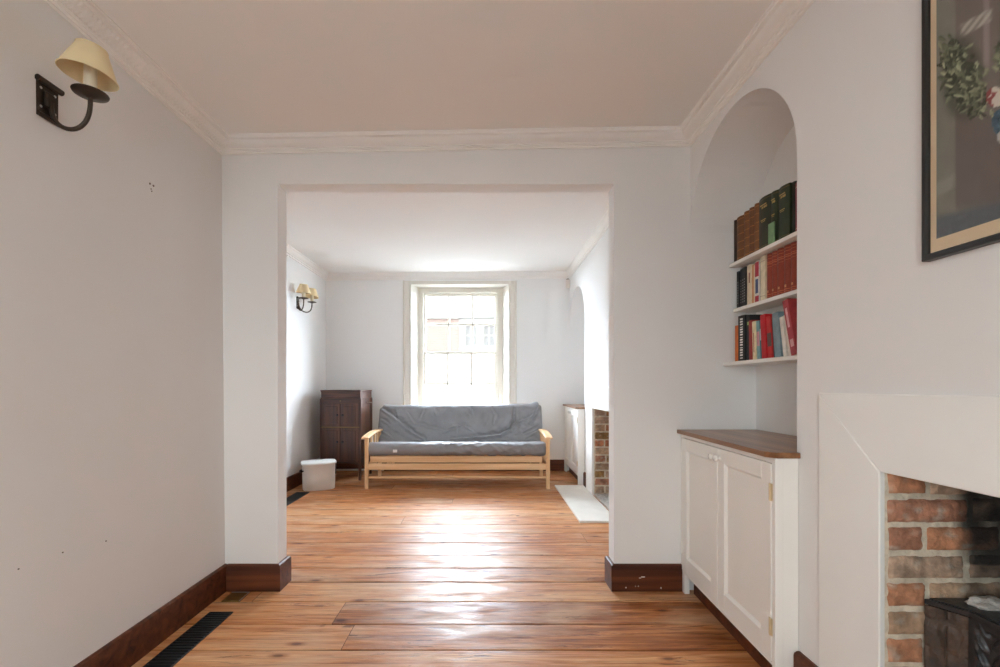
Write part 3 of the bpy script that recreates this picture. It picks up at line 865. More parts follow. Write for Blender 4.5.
# ------------------------------------------------------------------ alcove cabinet
def alcove_cabinet(name, label, wlabel, A, B, xback, zt, tcount, foot, overh=0.026, end_proud=0.0):
    """A = (x, y) of the far front corner, B = near front corner"""
    ax, ay = A; bx, by = B
    root = thing(name, label, 'cabinet', ((ax + xback) / 2, (ay + by) / 2, 0))
    zu = zt - tcount
    d = Vector((bx - ax, by - ay, 0)); L = d.length; d.normalize()
    nrm = Vector((-d.y, d.x, 0));
    if nrm.x > 0: nrm = -nrm                              # out into the room
    def P(s, o, z): q = Vector((ax, ay, 0)) + d * s + nrm * o; return Vector((q.x, q.y, z))
    def bx_(mb, s0, s1, o0, o1, z0, z1, bev=0.0015):
        t = MB(); t.box(s0, s1, o0, o1, z0, z1, bev)
        mb.add([P(v.x, v.y, v.z) for v in t.v], t.f)
    zb = 0.127
    mb = MB()
    bx_(mb, 0.0, 0.019, -0.03, 0, 0, zu)                    # far stile
    bx_(mb, 0.0, 0.050, -0.03, -0.001, 0, zb - 0.012)         # foot
    bx_(mb, L - 0.022, L, -0.03, 0, 0, zu)                   # near stile
    bx_(mb, 0.018, L - 0.021, -0.03, 0, zu - 0.022, zu)
    bx_(mb, 0.018, L - 0.021, -0.03, 0, zb - 0.012, zb)
    # side panel facing the viewer and the carcass floor
    mb.box(bx + 0.01, XR - 0.002 if xback > 1.57 else FXR - 0.002, by + 0.001, by + 0.019, 0, zu, 0.001)
    obj('carcass', mb, M['cab'], root)
    mb = MB(); bx_(mb, 0.03, L - 0.03, -0.20, -0.032, zb - 0.004, zb + 0.012)
    obj('bottom_board', mb, M['cab'], root)
    mb = MB(); bx_(mb, 0.046, L - 0.041, -0.072, -0.055, 0, zb - 0.003)
    obj('plinth', mb, M['base'], root)
    mid = L / 2 - 0.004
    for (s0, s1, hs, ks) in ((0.021, mid - 0.0015, 0.021, mid - 0.026), (mid + 0.0015, L - 0.024, L - 0.024, mid + 0.026)):
        mb = MB(); z0, z1 = zb + 0.003, zu - 0.025; st = 0.068; o0, o1 = -0.019, 0.003
        bx_(mb, s0, s0 + st, o0, o1, z0, z1); bx_(mb, s1 - st, s1, o0, o1, z0, z1)
        bx_(mb, s0 + st, s1 - st, o0, o1, z1 - st, z1); bx_(mb, s0 + st, s1 - st, o0, o1, z0, z0 + st + 0.02)
        # panel with a chamfered edge
        e = 0.011
        pa = [(s0 + st, z0 + st + .02), (s1 - st, z0 + st + .02), (s1 - st, z1 - st), (s0 + st, z1 - st)]
        pb = [(s0 + st + e, z0 + st + .02 + e), (s1 - st - e, z0 + st + .02 + e), (s1 - st - e, z1 - st - e), (s0 + st + e, z1 - st - e)]
        mb.add([P(s, 0.001, z) for s, z in pa] + [P(s, -0.009, z) for s, z in pb],
               [(0, 1, 5, 4), (1, 2, 6, 5), (2, 3, 7, 6), (3, 0, 4, 7), (4, 5, 6, 7)])
        dr = obj('door', mb, M['cab'], root)
        mb = MB(); kz = z1 - 0.045
        prof = [(0.0035, 0.0), (0.013, 0.001), (0.013, 0.004), (0.007, 0.007), (0.007, 0.010), (0.014, 0.015), (0.0165, 0.022), (0.013, 0.028), (0.003, 0.031)]
        rings = []
        for r_, h_ in prof:
            rings.append([P(ks + r_ * math.cos(2 * PI * q / 18), 0.0031 + h_, kz + r_ * math.sin(2 * PI * q / 18)) for q in range(18)])
        mb.loft(rings)
        obj('knob', mb, M['knobw'], dr, smooth=60)
        for hz in (z0 + 0.075 + .06, z1 - 0.11):
            mb = MB(); sg = 1 if hs < mid else -1
            bx_(mb, hs - 0.012, hs + 0.012, 0.0032, 0.0048, hz - 0.033, hz + 0.033, 0.0)
            t = MB(); t.lathe([(0.0035, -0.034), (0.0035, 0.034)], (hs, 0.0062, hz), 10)
            mb.add([P(v.x, v.y, v.z) for v in t.v], t.f)
            obj('hinge', mb, M['hinge'] if hs > mid else M['cab'], dr)
    # worktop
    mb = MB()
    ov = overh
    q0 = P(0.0, ov, 0); q1 = P(L - 0.028, ov, 0)
    yend = by - 0.012
    xw = XR if xback > 1.57 else FXR
    jy = AY0 if xback > 1.57 else 5.53
    poly = [(xback - 0.002, ay - 0.002), (q0.x, ay - 0.002), (q1.x, q1.y), (q1.x + 0.026, yend), (xw - 0.002, yend), (xw - 0.002, jy + 0.003), (xback - 0.002, jy + 0.003)]
    b = 0.003
    mb.prism(poly, lambda x, y: (x, y, zu), lambda x, y: (x, y, zt))
    t = obj('worktop', mb, M['oak'])
    tag(t, wlabel, 'worktop')
    bv = t.modifiers.new('edge', 'BEVEL'); bv.width = b; bv.segments = 2; bv.limit_method = 'ANGLE'
    return root

alcove_cabinet('alcove_cabinet', 'white two-door panelled cupboard with porcelain knobs below the bookshelves', 'brown oak worktop on the white cupboard below the bookshelves',
               (1.143, Y1 - 0.002), (1.108, 1.765), AX, 0.945, 0.022, True)
alcove_cabinet('alcove_cabinet', 'white cupboard in the far room arch to the right of the futon', 'wooden top on the far white cupboard right of the futon',
               (1.105, Y2 - 0.025), (1.098, 5.52), FXR + 0.38, 0.945, 0.022, True)

# ------------------------------------------------------------------ bookshelves and books
SH = [(1.914, 1.425, 'uppermost white shelf in the arched alcove, holding old leather volumes'),
      (1.652, 1.448, 'middle white shelf in the arched alcove, holding a set of red volumes'),
      (1.338, 1.386, 'lowest white shelf in the arched alcove, holding modern leaning books')]
for z, x, lab in SH:
    mb = MB(); mb.box(x, AX - 0.001, AY0 + 0.002, Y1 - 0.003, z - 0.020, z, 0.002)
    s = obj('alcove_shelf', mb, M['cab']); tag(s, lab, 'shelf', 'white shelves in the arched alcove')

book_mats = {}
def bmat(c, rough=0.55, var=0.12):
    k = (c, rough)
    if k not in book_mats:
        book_mats[k] = mat('book_cloth_%d_%d_%d' % c, srgb(*c), rough, var=var, scale=35, bump=0.15, bscale=150)
    return book_mats[k]


def book(label, cat, group, xs, ya, yb, z, h, depth, col, bands=(), band_col=None, lean=0.0, text=None, text_col=(235, 235, 230), rounded=True, blocks=(), rough=0.55):
    """spine faces -X at xs, between ya (near) and yb (far)"""
    w = yb - ya
    piv = Vector((xs, yb if lean > 0 else ya, z))
    Mx = Matrix.Translation(piv) @ Matrix.Rotation(-lean, 4, 'X') @ Matrix.Translation(-piv)
    # cover: C-shaped shell
    t = min(0.0035, w * 0.16)
    root = thing('book', label, cat, (xs + depth / 2, (ya + yb) / 2, z), group)
    mb = MB(); mb.M = Mx
    nr = 8; bul = min(0.010, w * 0.28) if rounded else 0.001
    outer = [(xs + depth, ya), ]
    out = [(xs + depth, ya)]
    for k in range(nr + 1):
        a = k / nr
        out.append((xs + bul - bul * math.sin(PI * a) * 1.0, ya + w * a))
    out.append((xs + depth, yb))
    inn = [(xs + depth, yb - t)]
    for k in range(nr, -1, -1):
        a = k / nr
        inn.append((xs + bul - bul * math.sin(PI * a) + t, ya + t + (w - 2 * t) * a))
    inn.append((xs + depth, ya + t))
    ring = out + inn; n = len(ring)
    zs = [z, z + h]
    spine = list(range(1, 1 + nr))
    # vertical strips on the spine so that bands can carry their own colour
    cuts = sorted(set([0, 1] + [b[0] for b in bands] + [b[1] for b in bands]))
    zc_ = [z + h * c for c in cuts]
    vs = []
    for zz in zc_: vs += [(x, y, zz) for x, y in ring]
    fs = []; ms = []
    for k in range(len(zc_) - 1):
        inb = any(b[0] <= (cuts[k] + cuts[k + 1]) / 2 <= b[1] for b in bands)
        for i in range(n):
            fs.append([k * n + i, k * n + (i + 1) % n, (k + 1) * n + (i + 1) % n, (k + 1) * n + i])
            ms.append(1 if (inb and i in spine) else 0)
    # rims as quads between outer and inner loops
    m = len(out)
    for lv in (0, len(zc_) - 1):
        for i in range(m - 1):
            a, b = i, i + 1
            fs.append([lv * n + a, lv * n + b, lv * n + (n - 1 - b), lv * n + (n - 1 - a)]); ms.append(0)
    o0 = len(mb.f)
    mb.add(vs, fs)
    for i, q in enumerate(ms): mb.m[o0 + i] = q
    mats = [bmat(col, rough), bmat(band_col, 0.45) if band_col else M['gold']]
    cov = obj('cover', mb, mats, root, smooth=35)
    # printed lettering blocks: raised a hair off the spine
    if text:
        mt = MB(); mt.M = Mx
        for (z0, z1, f0, f1) in text:
            mt.box(xs - 0.0006, xs + 0.002, ya + w * f0, ya + w * f1, z + h * z0, z + h * z1)
        obj('spine_lettering', mt, bmat(text_col, 0.5), cov)
    mp_ = MB(); mp_.M = Mx
    mp_.box(xs + bul + t + 0.001, xs + depth - 0.003, ya + t, yb - t, z + 0.003, z + h - 0.004)
    obj('pages', mp_, M['pages'], root)
    return root


def yof(px, x): return x * F / (px - VX)
G1, G2, G3 = 'books on the upper alcove shelf', 'books on the middle alcove shelf', 'books on the lowest alcove shelf'
dashes = [(0.10 + 0.055 * k, 0.10 + 0.055 * k + 0.035, 0.3, 0.7) for k in range(15)]
bnd5 = [(0.06, 0.075), (0.24, 0.252), (0.42, 0.432), (0.60, 0.612), (0.78, 0.792), (0.93, 0.945)]
x = 1.442
E = [730.9, 735.1, 742.3, 747.7, 752.6, 758.0]
br = [(52, 34, 24), (112, 70, 38), (118, 76, 42), (106, 64, 34), (124, 78, 42)]
labs = ['thin dark brown book against the wall at the left end of the top shelf', 'brown leather volume second from the left on the top shelf', 'brown leather volume third from the left on the top shelf',
        'brown leather volume fourth from the left on the top shelf', 'brown leather volume on the top shelf touching the dark green volumes']
for i in range(5):
    yb, ya = yof(E[i], x), yof(E[i + 1], x)
    yb = min(yb, Y1 - 0.004)
    book(labs[i], 'book', G1, x + (0.004 if i == 0 else 0), ya + 0.001, yb - 0.001, 1.914, [0.252, 0.253, 0.258, 0.26, 0.263][i], 0.115, br[i], bnd5 if i else (), (168, 112, 58))
E = [758.0, 770.0, 777.2, 788.6]
labs = ['broad dark green gilt-lettered volume nearest the brown ones on the top shelf', 'narrower dark green gilt-lettered volume in the middle of the top shelf', 'broad dark green gilt-lettered volume next to the small red book on the top shelf']
for i in range(3):
    yb, ya = yof(E[i], x), yof(E[i + 1], x)
    book(labs[i], 'book', G1, x - 0.004, ya + 0.001, yb - 0.001, 1.914, [0.268, 0.262, 0.258][i], 0.12, [(46, 50, 34), (40, 52, 32), (42, 54, 34)][i], [(0.05, 0.06), (0.95, 0.96)], (110, 92, 46),
         text=[(0.78, 0.82, 0.2, 0.45), (0.78, 0.82, 0.5, 0.62), (0.84, 0.86, 0.25, 0.75), (0.55, 0.565, 0.3, 0.7), (0.52, 0.53, 0.35, 0.65)], text_col=(190, 160, 92))
yb, ya = yof(788.6, x), yof(792.3, x)
book('very dark green slim volume right of the broad gilt ones on the top shelf', 'book', G1, x + 0.012, ya + 0.001, yb - 0.001, 1.914, 0.255, 0.105, (26, 34, 24))
yb, ya = yof(792.3, x), yof(799.5, x)
book('crimson book at the right end of the top shelf by the arch jamb', 'book', G1, x + 0.004, ya + 0.001, yb - 0.001, 1.914, 0.235, 0.115, (132, 44, 52), [(0.08, 0.10), (0.9, 0.92)], (196, 156, 110))
# small pale green booklet standing before the green volumes
yb, ya = yof(768.6, 1.431), yof(774.6, 1.431)
mb = MB(); mb.box(1.4285, 1.4345, ya, yb, 1.9142, 1.9142 + 0.105, 0.001)
bk = obj('booklet', mb, bmat((122, 158, 112), 0.4)); tag(bk, 'small pale green booklet propped against the dark green volumes on the top shelf', 'booklet', G1)

x = 1.466; zz = 1.652
spec = [(737.0, 739.4, 0.215, (34, 34, 38), 'black paperback touching the wall at the left of the middle shelf'), (739.4, 741.3, 0.222, (40, 40, 44), 'second black paperback from the left on the middle shelf'),
        (741.3, 743.6, 0.223, (30, 30, 34), 'third black paperback from the left on the middle shelf'), (743.6, 746.2, 0.224, (44, 44, 46), 'black paperback beside the cream book on the middle shelf'),
        (746.4, 751.2, 0.226, (222, 206, 178), 'cream-spined book right of the black paperbacks on the middle shelf'), (751.2, 753.2, 0.216, (206, 142, 92), 'thin tan book with an orange spine on the middle shelf'),
        (753.2, 755.2, 0.210, (226, 210, 176), 'thin cream book left of the patterned spine on the middle shelf')]
for i, (a, b, h, c, lab) in enumerate(spec):
    book(lab, 'book', G2, x + R.uniform(-.004, .004), yof(b, x) + .0008, yof(a, x) - .0008, zz, h, 0.11, c, rounded=False,
         text=[(0.12 + .07 * k, 0.15 + .07 * k, .35, .65) for k in range(9)] if i < 4 else ([(0.55, 0.8, .35, .6)] if i == 4 else None), text_col=(150, 150, 150) if i < 4 else (150, 110, 90))
book('book with a red, white and blue patterned spine on the middle shelf', 'book', G2, x - 0.003, yof(759.2, x) + .0008, yof(755.2, x) - .0008, zz, 0.226, 0.11, (226, 220, 214), [(0.0, 0.16), (0.62, 0.97)], (178, 44, 62), rounded=False,
     text=[(0.22, 0.56, .15, .8)], text_col=(70, 84, 128))
book('thin black book left of the tall cream book on the middle shelf', 'book', G2, x + .003, yof(760.8, x) + .0008, yof(759.2, x) - .0008, zz, 0.214, 0.11, (36, 30, 34), rounded=False)
book('tall cream book left of the red set on the middle shelf', 'book', G2, x - .004, yof(765.6, x) + .0008, yof(760.8, x) - .0008, zz, 0.236, 0.112, (226, 212, 184), [(0.1, 0.11), (0.88, 0.89)], (170, 140, 100), rounded=False)
E = [765.6, 770.6, 775.7, 782.4, 789.1, 795.9, 802.5]
nm = ['first', 'second', 'third', 'fourth', 'fifth', 'sixth']
for i in range(6):
    book('red gilt-banded volume of the matching set, %s from the left on the middle shelf' % nm[i], 'book', G2, x - .002, yof(E[i + 1], x) + .0008, yof(E[i], x) - .0008, zz, 0.236, 0.112, (142, 58, 40),
         [(0.05, 0.06), (0.09, 0.105), (0.70, 0.707), (0.76, 0.775), (0.80, 0.812), (0.88, 0.89), (0.94, 0.952)], (196, 110, 72), text=[(0.14, 0.19, .38, .62)], text_col=(206, 150, 104))

x = 1.424; zz = 1.338
pack = [None]
def bk3(lab, a, b, h, col, lean=0.0, dx=0.0, **k):
    X = x + dx
    ya, yb = yof(b, x) + .0008, yof(a, x) - .0008
    w = yb - ya
    if pack[0]:
        pe, pl, ph = pack[0]
        lim = pe - 0.0012 - max(0, min(h, ph) * (math.tan(math.radians(lean)) - math.tan(math.radians(pl))))
        if yb > lim: yb = lim; ya = yb - w
    pack[0] = (yb - w / math.cos(math.radians(lean)), lean, h)
    print(lab[:30], round(VX + x * F / yb, 1), a)
    return book(lab, 'book', G3, X, ya, yb, zz + 0.0002, h, 0.118, col, lean=math.radians(lean), rounded=False, **k)
bk3('orange paperback at the left end of the lowest shelf', 733.4, 737.3, 0.208, (206, 110, 48), dx=.008)
bk3('tall thick black book with white spine lettering on the lowest shelf', 738.0, 744.6, 0.256, (26, 26, 28), text=[(0.06 + .056 * k, 0.06 + .056 * k + (.036 if k % 4 else .02), .28, .68) for k in range(16)])
bk3('black book with a small green mark beside the white-lettered one on the lowest shelf', 744.6, 748.8, 0.25, (30, 32, 34), dx=.006, text=[(0.78, 0.85, .3, .6)], text_col=(150, 196, 120))
bk3('dark red slim book left of the cream spine on the lowest shelf', 749.0, 752.0, 0.216, (156, 54, 46), 1.5, dx=-.002)
bk3('cream slim paperback right of the dark red slim book on the lowest shelf', 752.2, 755.6, 0.206, (228, 216, 178), 2.0, text=[(0.2, 0.7, .4, .6)], text_col=(170, 90, 80))
bk3('teal and pink slim paperback left of the bright red book on the lowest shelf', 755.9, 758.8, 0.205, (120, 160, 162), 3.0, bands=[(0.35, 0.72)], band_col=(206, 150, 158), dx=.004)
bk3('dark teal paperback pressed against the bright red book on the lowest shelf', 759.0, 762.2, 0.2, (58, 104, 112), 3.6, bands=[(0.5, 0.8)], band_col=(190, 196, 200), dx=.006)
bk3('tall bright red book in the middle of the lowest shelf', 762.6, 767.4, 0.228, (186, 26, 36), 4.5, dx=-.006)
bk3('second bright red book with a patterned spine on the lowest shelf', 767.6, 772.0, 0.214, (190, 44, 42), 4.8, bands=[(0.28, 0.6)], band_col=(90, 70, 60))
bk3('slim dark charcoal book between the red and grey-blue books on the lowest shelf', 772.3, 775.0, 0.205, (46, 44, 48), 5.2, dx=.006)
bk3('thick grey-blue book on the lowest shelf', 775.3, 781.6, 0.222, (128, 150, 158), 6.0, dx=-.004)
bk3('white slim book right of the grey-blue book on the lowest shelf', 782.2, 785.6, 0.196, (228, 224, 214), 9.5)
bk3('second white slim book under the large leaning red one on the lowest shelf', 787.6, 791.2, 0.204, (222, 214, 200), 11.5, dx=.003)
bk3('large crimson book leaning over to the left at the right end of the lowest shelf', 793.6, 799.6, 0.272, (172, 60, 66), 14.0, dx=-.012, text=[(0.15, 0.28, .2, .75), (0.5, 0.85, .35, .7)], text_col=(222, 170, 170))

# ------------------------------------------------------------------ wall sconces
def sconce_arm(root, base, top_xy, zlow, zpan, s=1.0, seg=30):
    """U-shaped arm from the back plate to under the drip pan"""
    bx, by, bz = base; tx, ty = top_xy
    pts = []
    for k in range(seg + 1):
        t = k / seg; a = PI * t
        hx = (1 - math.cos(a)) / 2
        zz = (bz * (1 - hx) + (zpan - 0.012) * hx)
        dip = math.sin(a) ** 0.75
        zz = zz * (1 - dip) + zlow * dip
        pts.append((bx + (tx - bx) * hx, by + (ty - by) * hx, zz))
    pts.append((tx, ty, zpan))
    mb = MB(); mb.tube(pts, 0.0075 * s, 12)
    obj('arm', mb, M['bronze'], root, smooth=60)
    mb = MB(); mb.lathe([(0.004, -0.012), (0.016, -0.006), (0.036, 0.0), (0.052, 0.004), (0.054, 0.008), (0.049, 0.009), (0.020, 0.006), (0.003, 0.006)], (tx, ty, zpan), 32)
    obj('drip_pan', mb, M['bronze'], root, smooth=60)
    mb = MB(); mb.lathe([(0.0192, 0.006), (0.0192, 0.098), (0.016, 0.102), (0.003, 0.103)], (tx, ty, zpan), 22)
    obj('candle_sleeve', mb, M['candle'], root, smooth=50)
    mb = MB(); mb.lathe([(0.012, 0.103), (0.013, 0.115), (0.020, 0.132), (0.022, 0.148), (0.016, 0.165), (0.004, 0.174)], (tx, ty, zpan), 18)
    obj('bulb', mb, M['bulb'], root, smooth=60)
    z0, z1, r0, r1 = zpan + 0.070, zpan + 0.168, 0.085, 0.045
    th = 0.0018
    Ts = Matrix.Translation((tx, ty, zpan + .13)) @ Matrix.Rotation(math.radians(7), 4, Vector((-(ty - by), tx - bx, 0))) @ Matrix.Translation((-tx, -ty, -zpan - .13))
    mb = MB(); mb.M = Ts; rings = []
    for (r, z) in [(r0, z0), (r0 * .75 + r1 * .25, z0 * .75 + z1 * .25), ((r0 + r1) / 2, (z0 + z1) / 2), (r1, z1), (r1 - th, z1), ((r0 + r1) / 2 - th, (z0 + z1) / 2), (r0 - th, z0), (r0, z0)]:
        rings.append([(tx + r * math.cos(2 * PI * k / 40), ty + r * math.sin(2 * PI * k / 40), z) for k in range(40)])
    mb.loft(rings, True, False)
    sh = obj('lamp_shade', mb, M['shade'], root, smooth=50)
    for r, z in ((r0, z0), (r1, z1)):
        mb = MB(); mb.M = Ts
        pts = [(tx + r * math.cos(2 * PI * k / 40), ty + r * math.sin(2 * PI * k / 40), z) for k in range(41)]
        mb.tube(pts, 0.0022, 6, False)
        obj('shade_trim', mb, M['shade'], sh, smooth=60)
    # shade carrier
    mb = MB(); mb.M = Ts
    for a in (0.4, 0.4 + 2.09, 0.4 + 4.19):
        mb.tube([(tx + 0.014 * math.cos(a), ty + 0.014 * math.sin(a), zpan + 0.105), (tx + 0.05 * math.cos(a), ty + 0.05 * math.sin(a), zpan + 0.15), (tx + (r1 - .002) * math.cos(a), ty + (r1 - .002) * math.sin(a), z1 - .002)], 0.0012, 6)
    obj('shade_carrier', mb, M['brass'], root)


def back_plate(root, X, Yc, z0, z1, w):
    mb = MB(); mb.box(X, X + 0.006, Yc - w / 2, Yc + w / 2, z0, z1, 0.002)
    mb.box(X + 0.005, X + 0.016, Yc - 0.018, Yc + 0.018, z0 + 0.035, z1 - 0.03, 0.003)
    obj('back_plate', mb, M['bronze'], root)
    mb = MB(); mb.tube([(X + 0.012, Yc - w / 2 - 0.004, z1), (X + 0.012, Yc + w / 2 + 0.006, z1)], 0.0105, 14)
    obj('scroll_roll', mb, M['bronze'], root, smooth=50)
    mb = MB(); mb.tube([(X + 0.010, Yc - w / 2, z0), (X + 0.010, Yc + w / 2, z0)], 0.0085, 14)
    obj('scroll_roll', mb, M['bronze'], root, smooth=50)
    for (dy, dz) in ((-0.026, 0.03), (0.026, 0.03), (-0.026, 0.095), (0.026, 0.095)):
        mb = MB(); mb.lathe([(0.0045, 0.0), (0.0045, 0.0015), (0.002, 0.0028), (0.0003, 0.003)], (X + 0.006, Yc + dy, z0 + dz), 10, 'x')
        obj('screw', mb, M['screw'], root, smooth=50)

sx = XL - 0.008
sc = thing('wall_sconce', 'single-arm bronze wall light with a cream shade on the near left wall', 'wall light', (sx, 1.632, 2.15))
back_plate(sc, sx, 1.628, 2.145, 2.265, 0.082)
sconce_arm(sc, (sx + 0.014, 1.632, 2.205), (-1.412, 1.640), 2.113, 2.236)
sc2 = thing('wall_sconce', 'double-arm wall light with two cream shades in the far room left of the window', 'wall light', (FXL, 5.57, 2.12))
back_plate(sc2, FXL, 5.55, 2.135, 2.265, 0.07)
sconce_arm(sc2, (FXL + 0.014, 5.54, 2.20), (FXL + 0.112, 5.455), 2.105, 2.236, 0.95)
sconce_arm(sc2, (FXL + 0.014, 5.56, 2.20), (FXL + 0.112, 5.715), 2.105, 2.236, 0.95)

# ------------------------------------------------------------------ framed picture on the right wall
def picture():
    xw = XR
    yA, yB = 1.2460, 0.50         # far and near edges
    zA, zB = 1.536, 2.47
    root = thing('picture', 'black-framed print of a leafy garland and column hanging above the fireplace', 'picture', (xw - .015, (yA + yB) / 2, zA))
    fw = 0.0175
    prof = [(0.0, 0.0), (0.0, 0.020), (0.002, 0.023), (fw - 0.005, 0.023), (fw - 0.001, 0.020), (fw, 0.016), (fw, 0.0)]
    rings = []
    for (y, z, sy, sz) in [(yA, zA, -1, 1), (yB, zA, 1, 1), (yB, zB, 1, -1), (yA, zB, -1, -1), (yA, zA, -1, 1)]:
        rings.append([(xw - d - 0.0005, y + sy * o, z + sz * o) for o, d in prof])
    mb = MB(); mb.loft(rings, True, False)
    obj('frame', mb, M['frame'], root)
    mb = MB(); mb.box(xw - 0.014, xw - 0.008, yB + fw - .002, yA - fw + .002, zA + fw - .002, zB - fw + .002)
    obj('mount', mb, M['card'], root)
    # the print itself, coloured on a fine grid
    xp = xw - 0.0145
    ya, yb = yA - fw - 0.0165, yB + fw + 0.0165
    za, zb = zA + fw + 0.034, zB - fw - 0.02
    rng = random.Random(11)
    leaves = []
    for k in range(300):
        t = rng.random()
        cx = 944 + 36 * t ** 1.1 + rng.gauss(0, 6.5); cy = 46 + 52 * t ** 0.7 + rng.gauss(0, 12)
        if cy > 126 or cx < 940: continue
        leaves.append((cx, cy, rng.uniform(0, PI), rng.uniform(3.0, 6.5), rng.uniform(1.3, 2.5), rng.random()))
    for k in range(40):
        leaves.append((rng.uniform(994, 1012), rng.uniform(45, 70), rng.uniform(0, PI), 4, 1.8, rng.random()))
    def C(r, g, b): return Vector(srgb(r, g, b)[:3])
    def sm(a, b, x): t = max(0, min(1, (x - a) / (b - a))); return t * t * (3 - 2 * t)
    def paint(u, v):
        nz = noise.noise(Vector((u * .06, v * .06, 2))); n2 = noise.noise(Vector((u * .25, v * .2, 5)))
        c = C(124, 122, 112) * (1 + .12 * nz + .05 * n2)
        c = c.lerp(C(140, 136, 126), sm(70, 0, v) * .3)
        # column shaft
        col = C(114, 104, 99) * (1 + .1 * nz)
        s = sm(954, 957, u) * (1 - sm(1004, 1010, u))
        c = c.lerp(col, s * (0.9 if v < 200 else 0.9 * (1 - sm(200, 212, v))))
        c = c.lerp(C(150, 140, 136), sm(982, 985, u) * (1 - sm(988, 991, u)) * (1 - sm(60, 75, v)) * .8)
        c = c.lerp(C(96, 87, 83), sm(108, 125, v) * s * (.45 + .2 * n2) * (1 - sm(205, 215, v)))
        # folded pale drape across the top
        d = (v - (32 - (u - 960) * .55))
        c = c.lerp(C(188, 184, 172), sm(-9, -5, d) * (1 - sm(4, 8, d)) * sm(958, 964, u) * (1 - sm(989, 994, u)) * (.55 + .3 * math.sin(u * .9 + v * .7)) if v < 40 else 0)
        # floor of the scene
        fl = v - (212 - (u - 936) * .22)
        c = c.lerp(C(86, 92, 98) * (1 + .3 * n2), sm(0, 9, fl) * .9)
        st = v - (190 - (u - 936) * .55)
        c = c.lerp(C(150, 150, 138), sm(-9, -3, st) * (1 - sm(5, 10, st)) * (1 - sm(950, 958, u)) * .6)
        # garland shadow, leaves
        dd = ((u - 962) / 22) ** 2 + ((v - 78) / 44) ** 2
        c = c.lerp(C(62, 64, 50), (1 - sm(.5, 1.25, dd)) * .7)
        for (lx, ly, an, la, lb, tn) in leaves:
            a, b = u - lx, v - ly
            if abs(a) > 7 or abs(b) > 7: continue
            p = a * math.cos(an) + b * math.sin(an); q = -a * math.sin(an) + b * math.cos(an)
            r = (p / la) ** 2 + (q / lb / (1 - .4 * p / la if abs(p) < la else 1)) ** 2
            if r < 1:
                base = C(46, 52, 38).lerp(C(164, 168, 138), tn ** 2.6)
                c = base * (1.12 if q > 0 else .88) * (1 if abs(q) > .25 else 1.3)
        # red, white and blue cloths at the right
        e = ((u - 995) / 9) ** 2 + ((v - 97) / 10) ** 2
        if e < 1: c = C(206, 198, 186) if n2 + (u - 993) * .1 > 0 else C(142, 70, 70)
        e = ((u - 1000) / 8) ** 2 + ((v - 122) / 13) ** 2
        if e < 1: c = C(66, 92, 108) * (1 + n2)
        e = ((u - 1002) / 5) ** 2 + ((v - 137) / 6) ** 2
        if e < 1: c = C(190, 188, 182)
        return c
    NY, NZ = 150, 330
    ys = [ya + (yb - ya) * (i / NY) ** 1.5 for i in range(NY + 1)]
    vs = []; cs = []; fs = []
    for y in ys:
        for j in range(NZ + 1):
            z = za + (zb - za) * j / NZ
            u = VX + xp * F / y; v = VY - (z - H) * F / y
            vs.append((xp, y, z)); c = paint(u, v); cs.append((max(c.x, 0), max(c.y, 0), max(c.z, 0), 1))
    for i in range(NY):
        for j in range(NZ):
            k = i * (NZ + 1) + j; fs.append([k, k + NZ + 1, k + NZ + 2, k + 1])
    mb = MB(); mb.add(vs, fs, cs)
    obj('print', mb, M['print'], root, colors=True, recalc=False)
    mb = MB(); mb.box(xw - 0.0175, xw - 0.0160, yB + fw - .001, yA - fw + .001, zA + fw - .001, zB - fw + .001)
    obj('glass', mb, M['pglass'], root)
picture()

# ------------------------------------------------------------------ floor grilles and brass floor socket
def grille(label, x0, x1, y0, y1, pitch=0.022):
    root = thing('floor_grille', label, 'floor vent', ((x0 + x1) / 2, (y0 + y1) / 2, 0.0))
    mb = MB(); mb.box(x0, x1, y0, y1, -0.003, 0.0012)
    obj('duct', mb, M['void'], root)
    mb = MB()
    r = 0.006
    mb.prism([(x0, y0), (x1, y0), (x1, y1), (x0, y1)], lambda x, y: (x, y, 0.0012), lambda x, y: (x, y, 0.002))
    mb.box(x0, x0 + r, y0, y1, 0.0012, 0.005, 0.001); mb.box(x1 - r, x1, y0, y1, 0.0012, 0.005, 0.001)
    mb.box(x0 + r, x1 - r, y0, y0 + r, 0.0012, 0.005, 0.001); mb.box(x0 + r, x1 - r, y1 - r, y1, 0.0012, 0.005, 0.001)
    obj('rim', mb, M['blackm'], root)
    mb = MB(); n = int((y1 - y0) / pitch)
    for k in range(1, n):
        y = y0 + (y1 - y0) * k / n
        mb.box(x0 + r, x1 - r, y - 0.004, y + 0.004, 0.0012, 0.005, 0.001)
    obj('slats', mb, M['blackm'], root)
grille('black slatted floor grille along the near left skirting board', -1.466, -1.341, 1.30, 2.437)
grille('black slatted floor grille in the far room in front of the white bin', -2.14, -1.995, 4.05, 5.185)
root = thing('floor_socket', 'small square brass floor socket in the corner beside the black grille', 'floor socket', (-1.424, 2.612, 0))
mb = MB(); mb.box(-1.476, -1.372, 2.556, 2.668, 0.0, 0.0035, 0.001)
obj('frame', mb, M['brass'], root)
mb = MB(); mb.box(-1.468, -1.380, 2.564, 2.660, 0.0035, 0.0055, 0.0008); obj('lid', mb, M['brass'], root)
mb = MB(); mb.box(-1.476, -1.372, 2.6625, 2.668, 0.0035, 0.007, 0.001); mb.box(-1.3775, -1.372, 2.556, 2.662, 0.0035, 0.007, 0.001)
obj('rim_highlight', mb, M['screw'], root)  # bright strips stand in for highlights along two edges of the brass

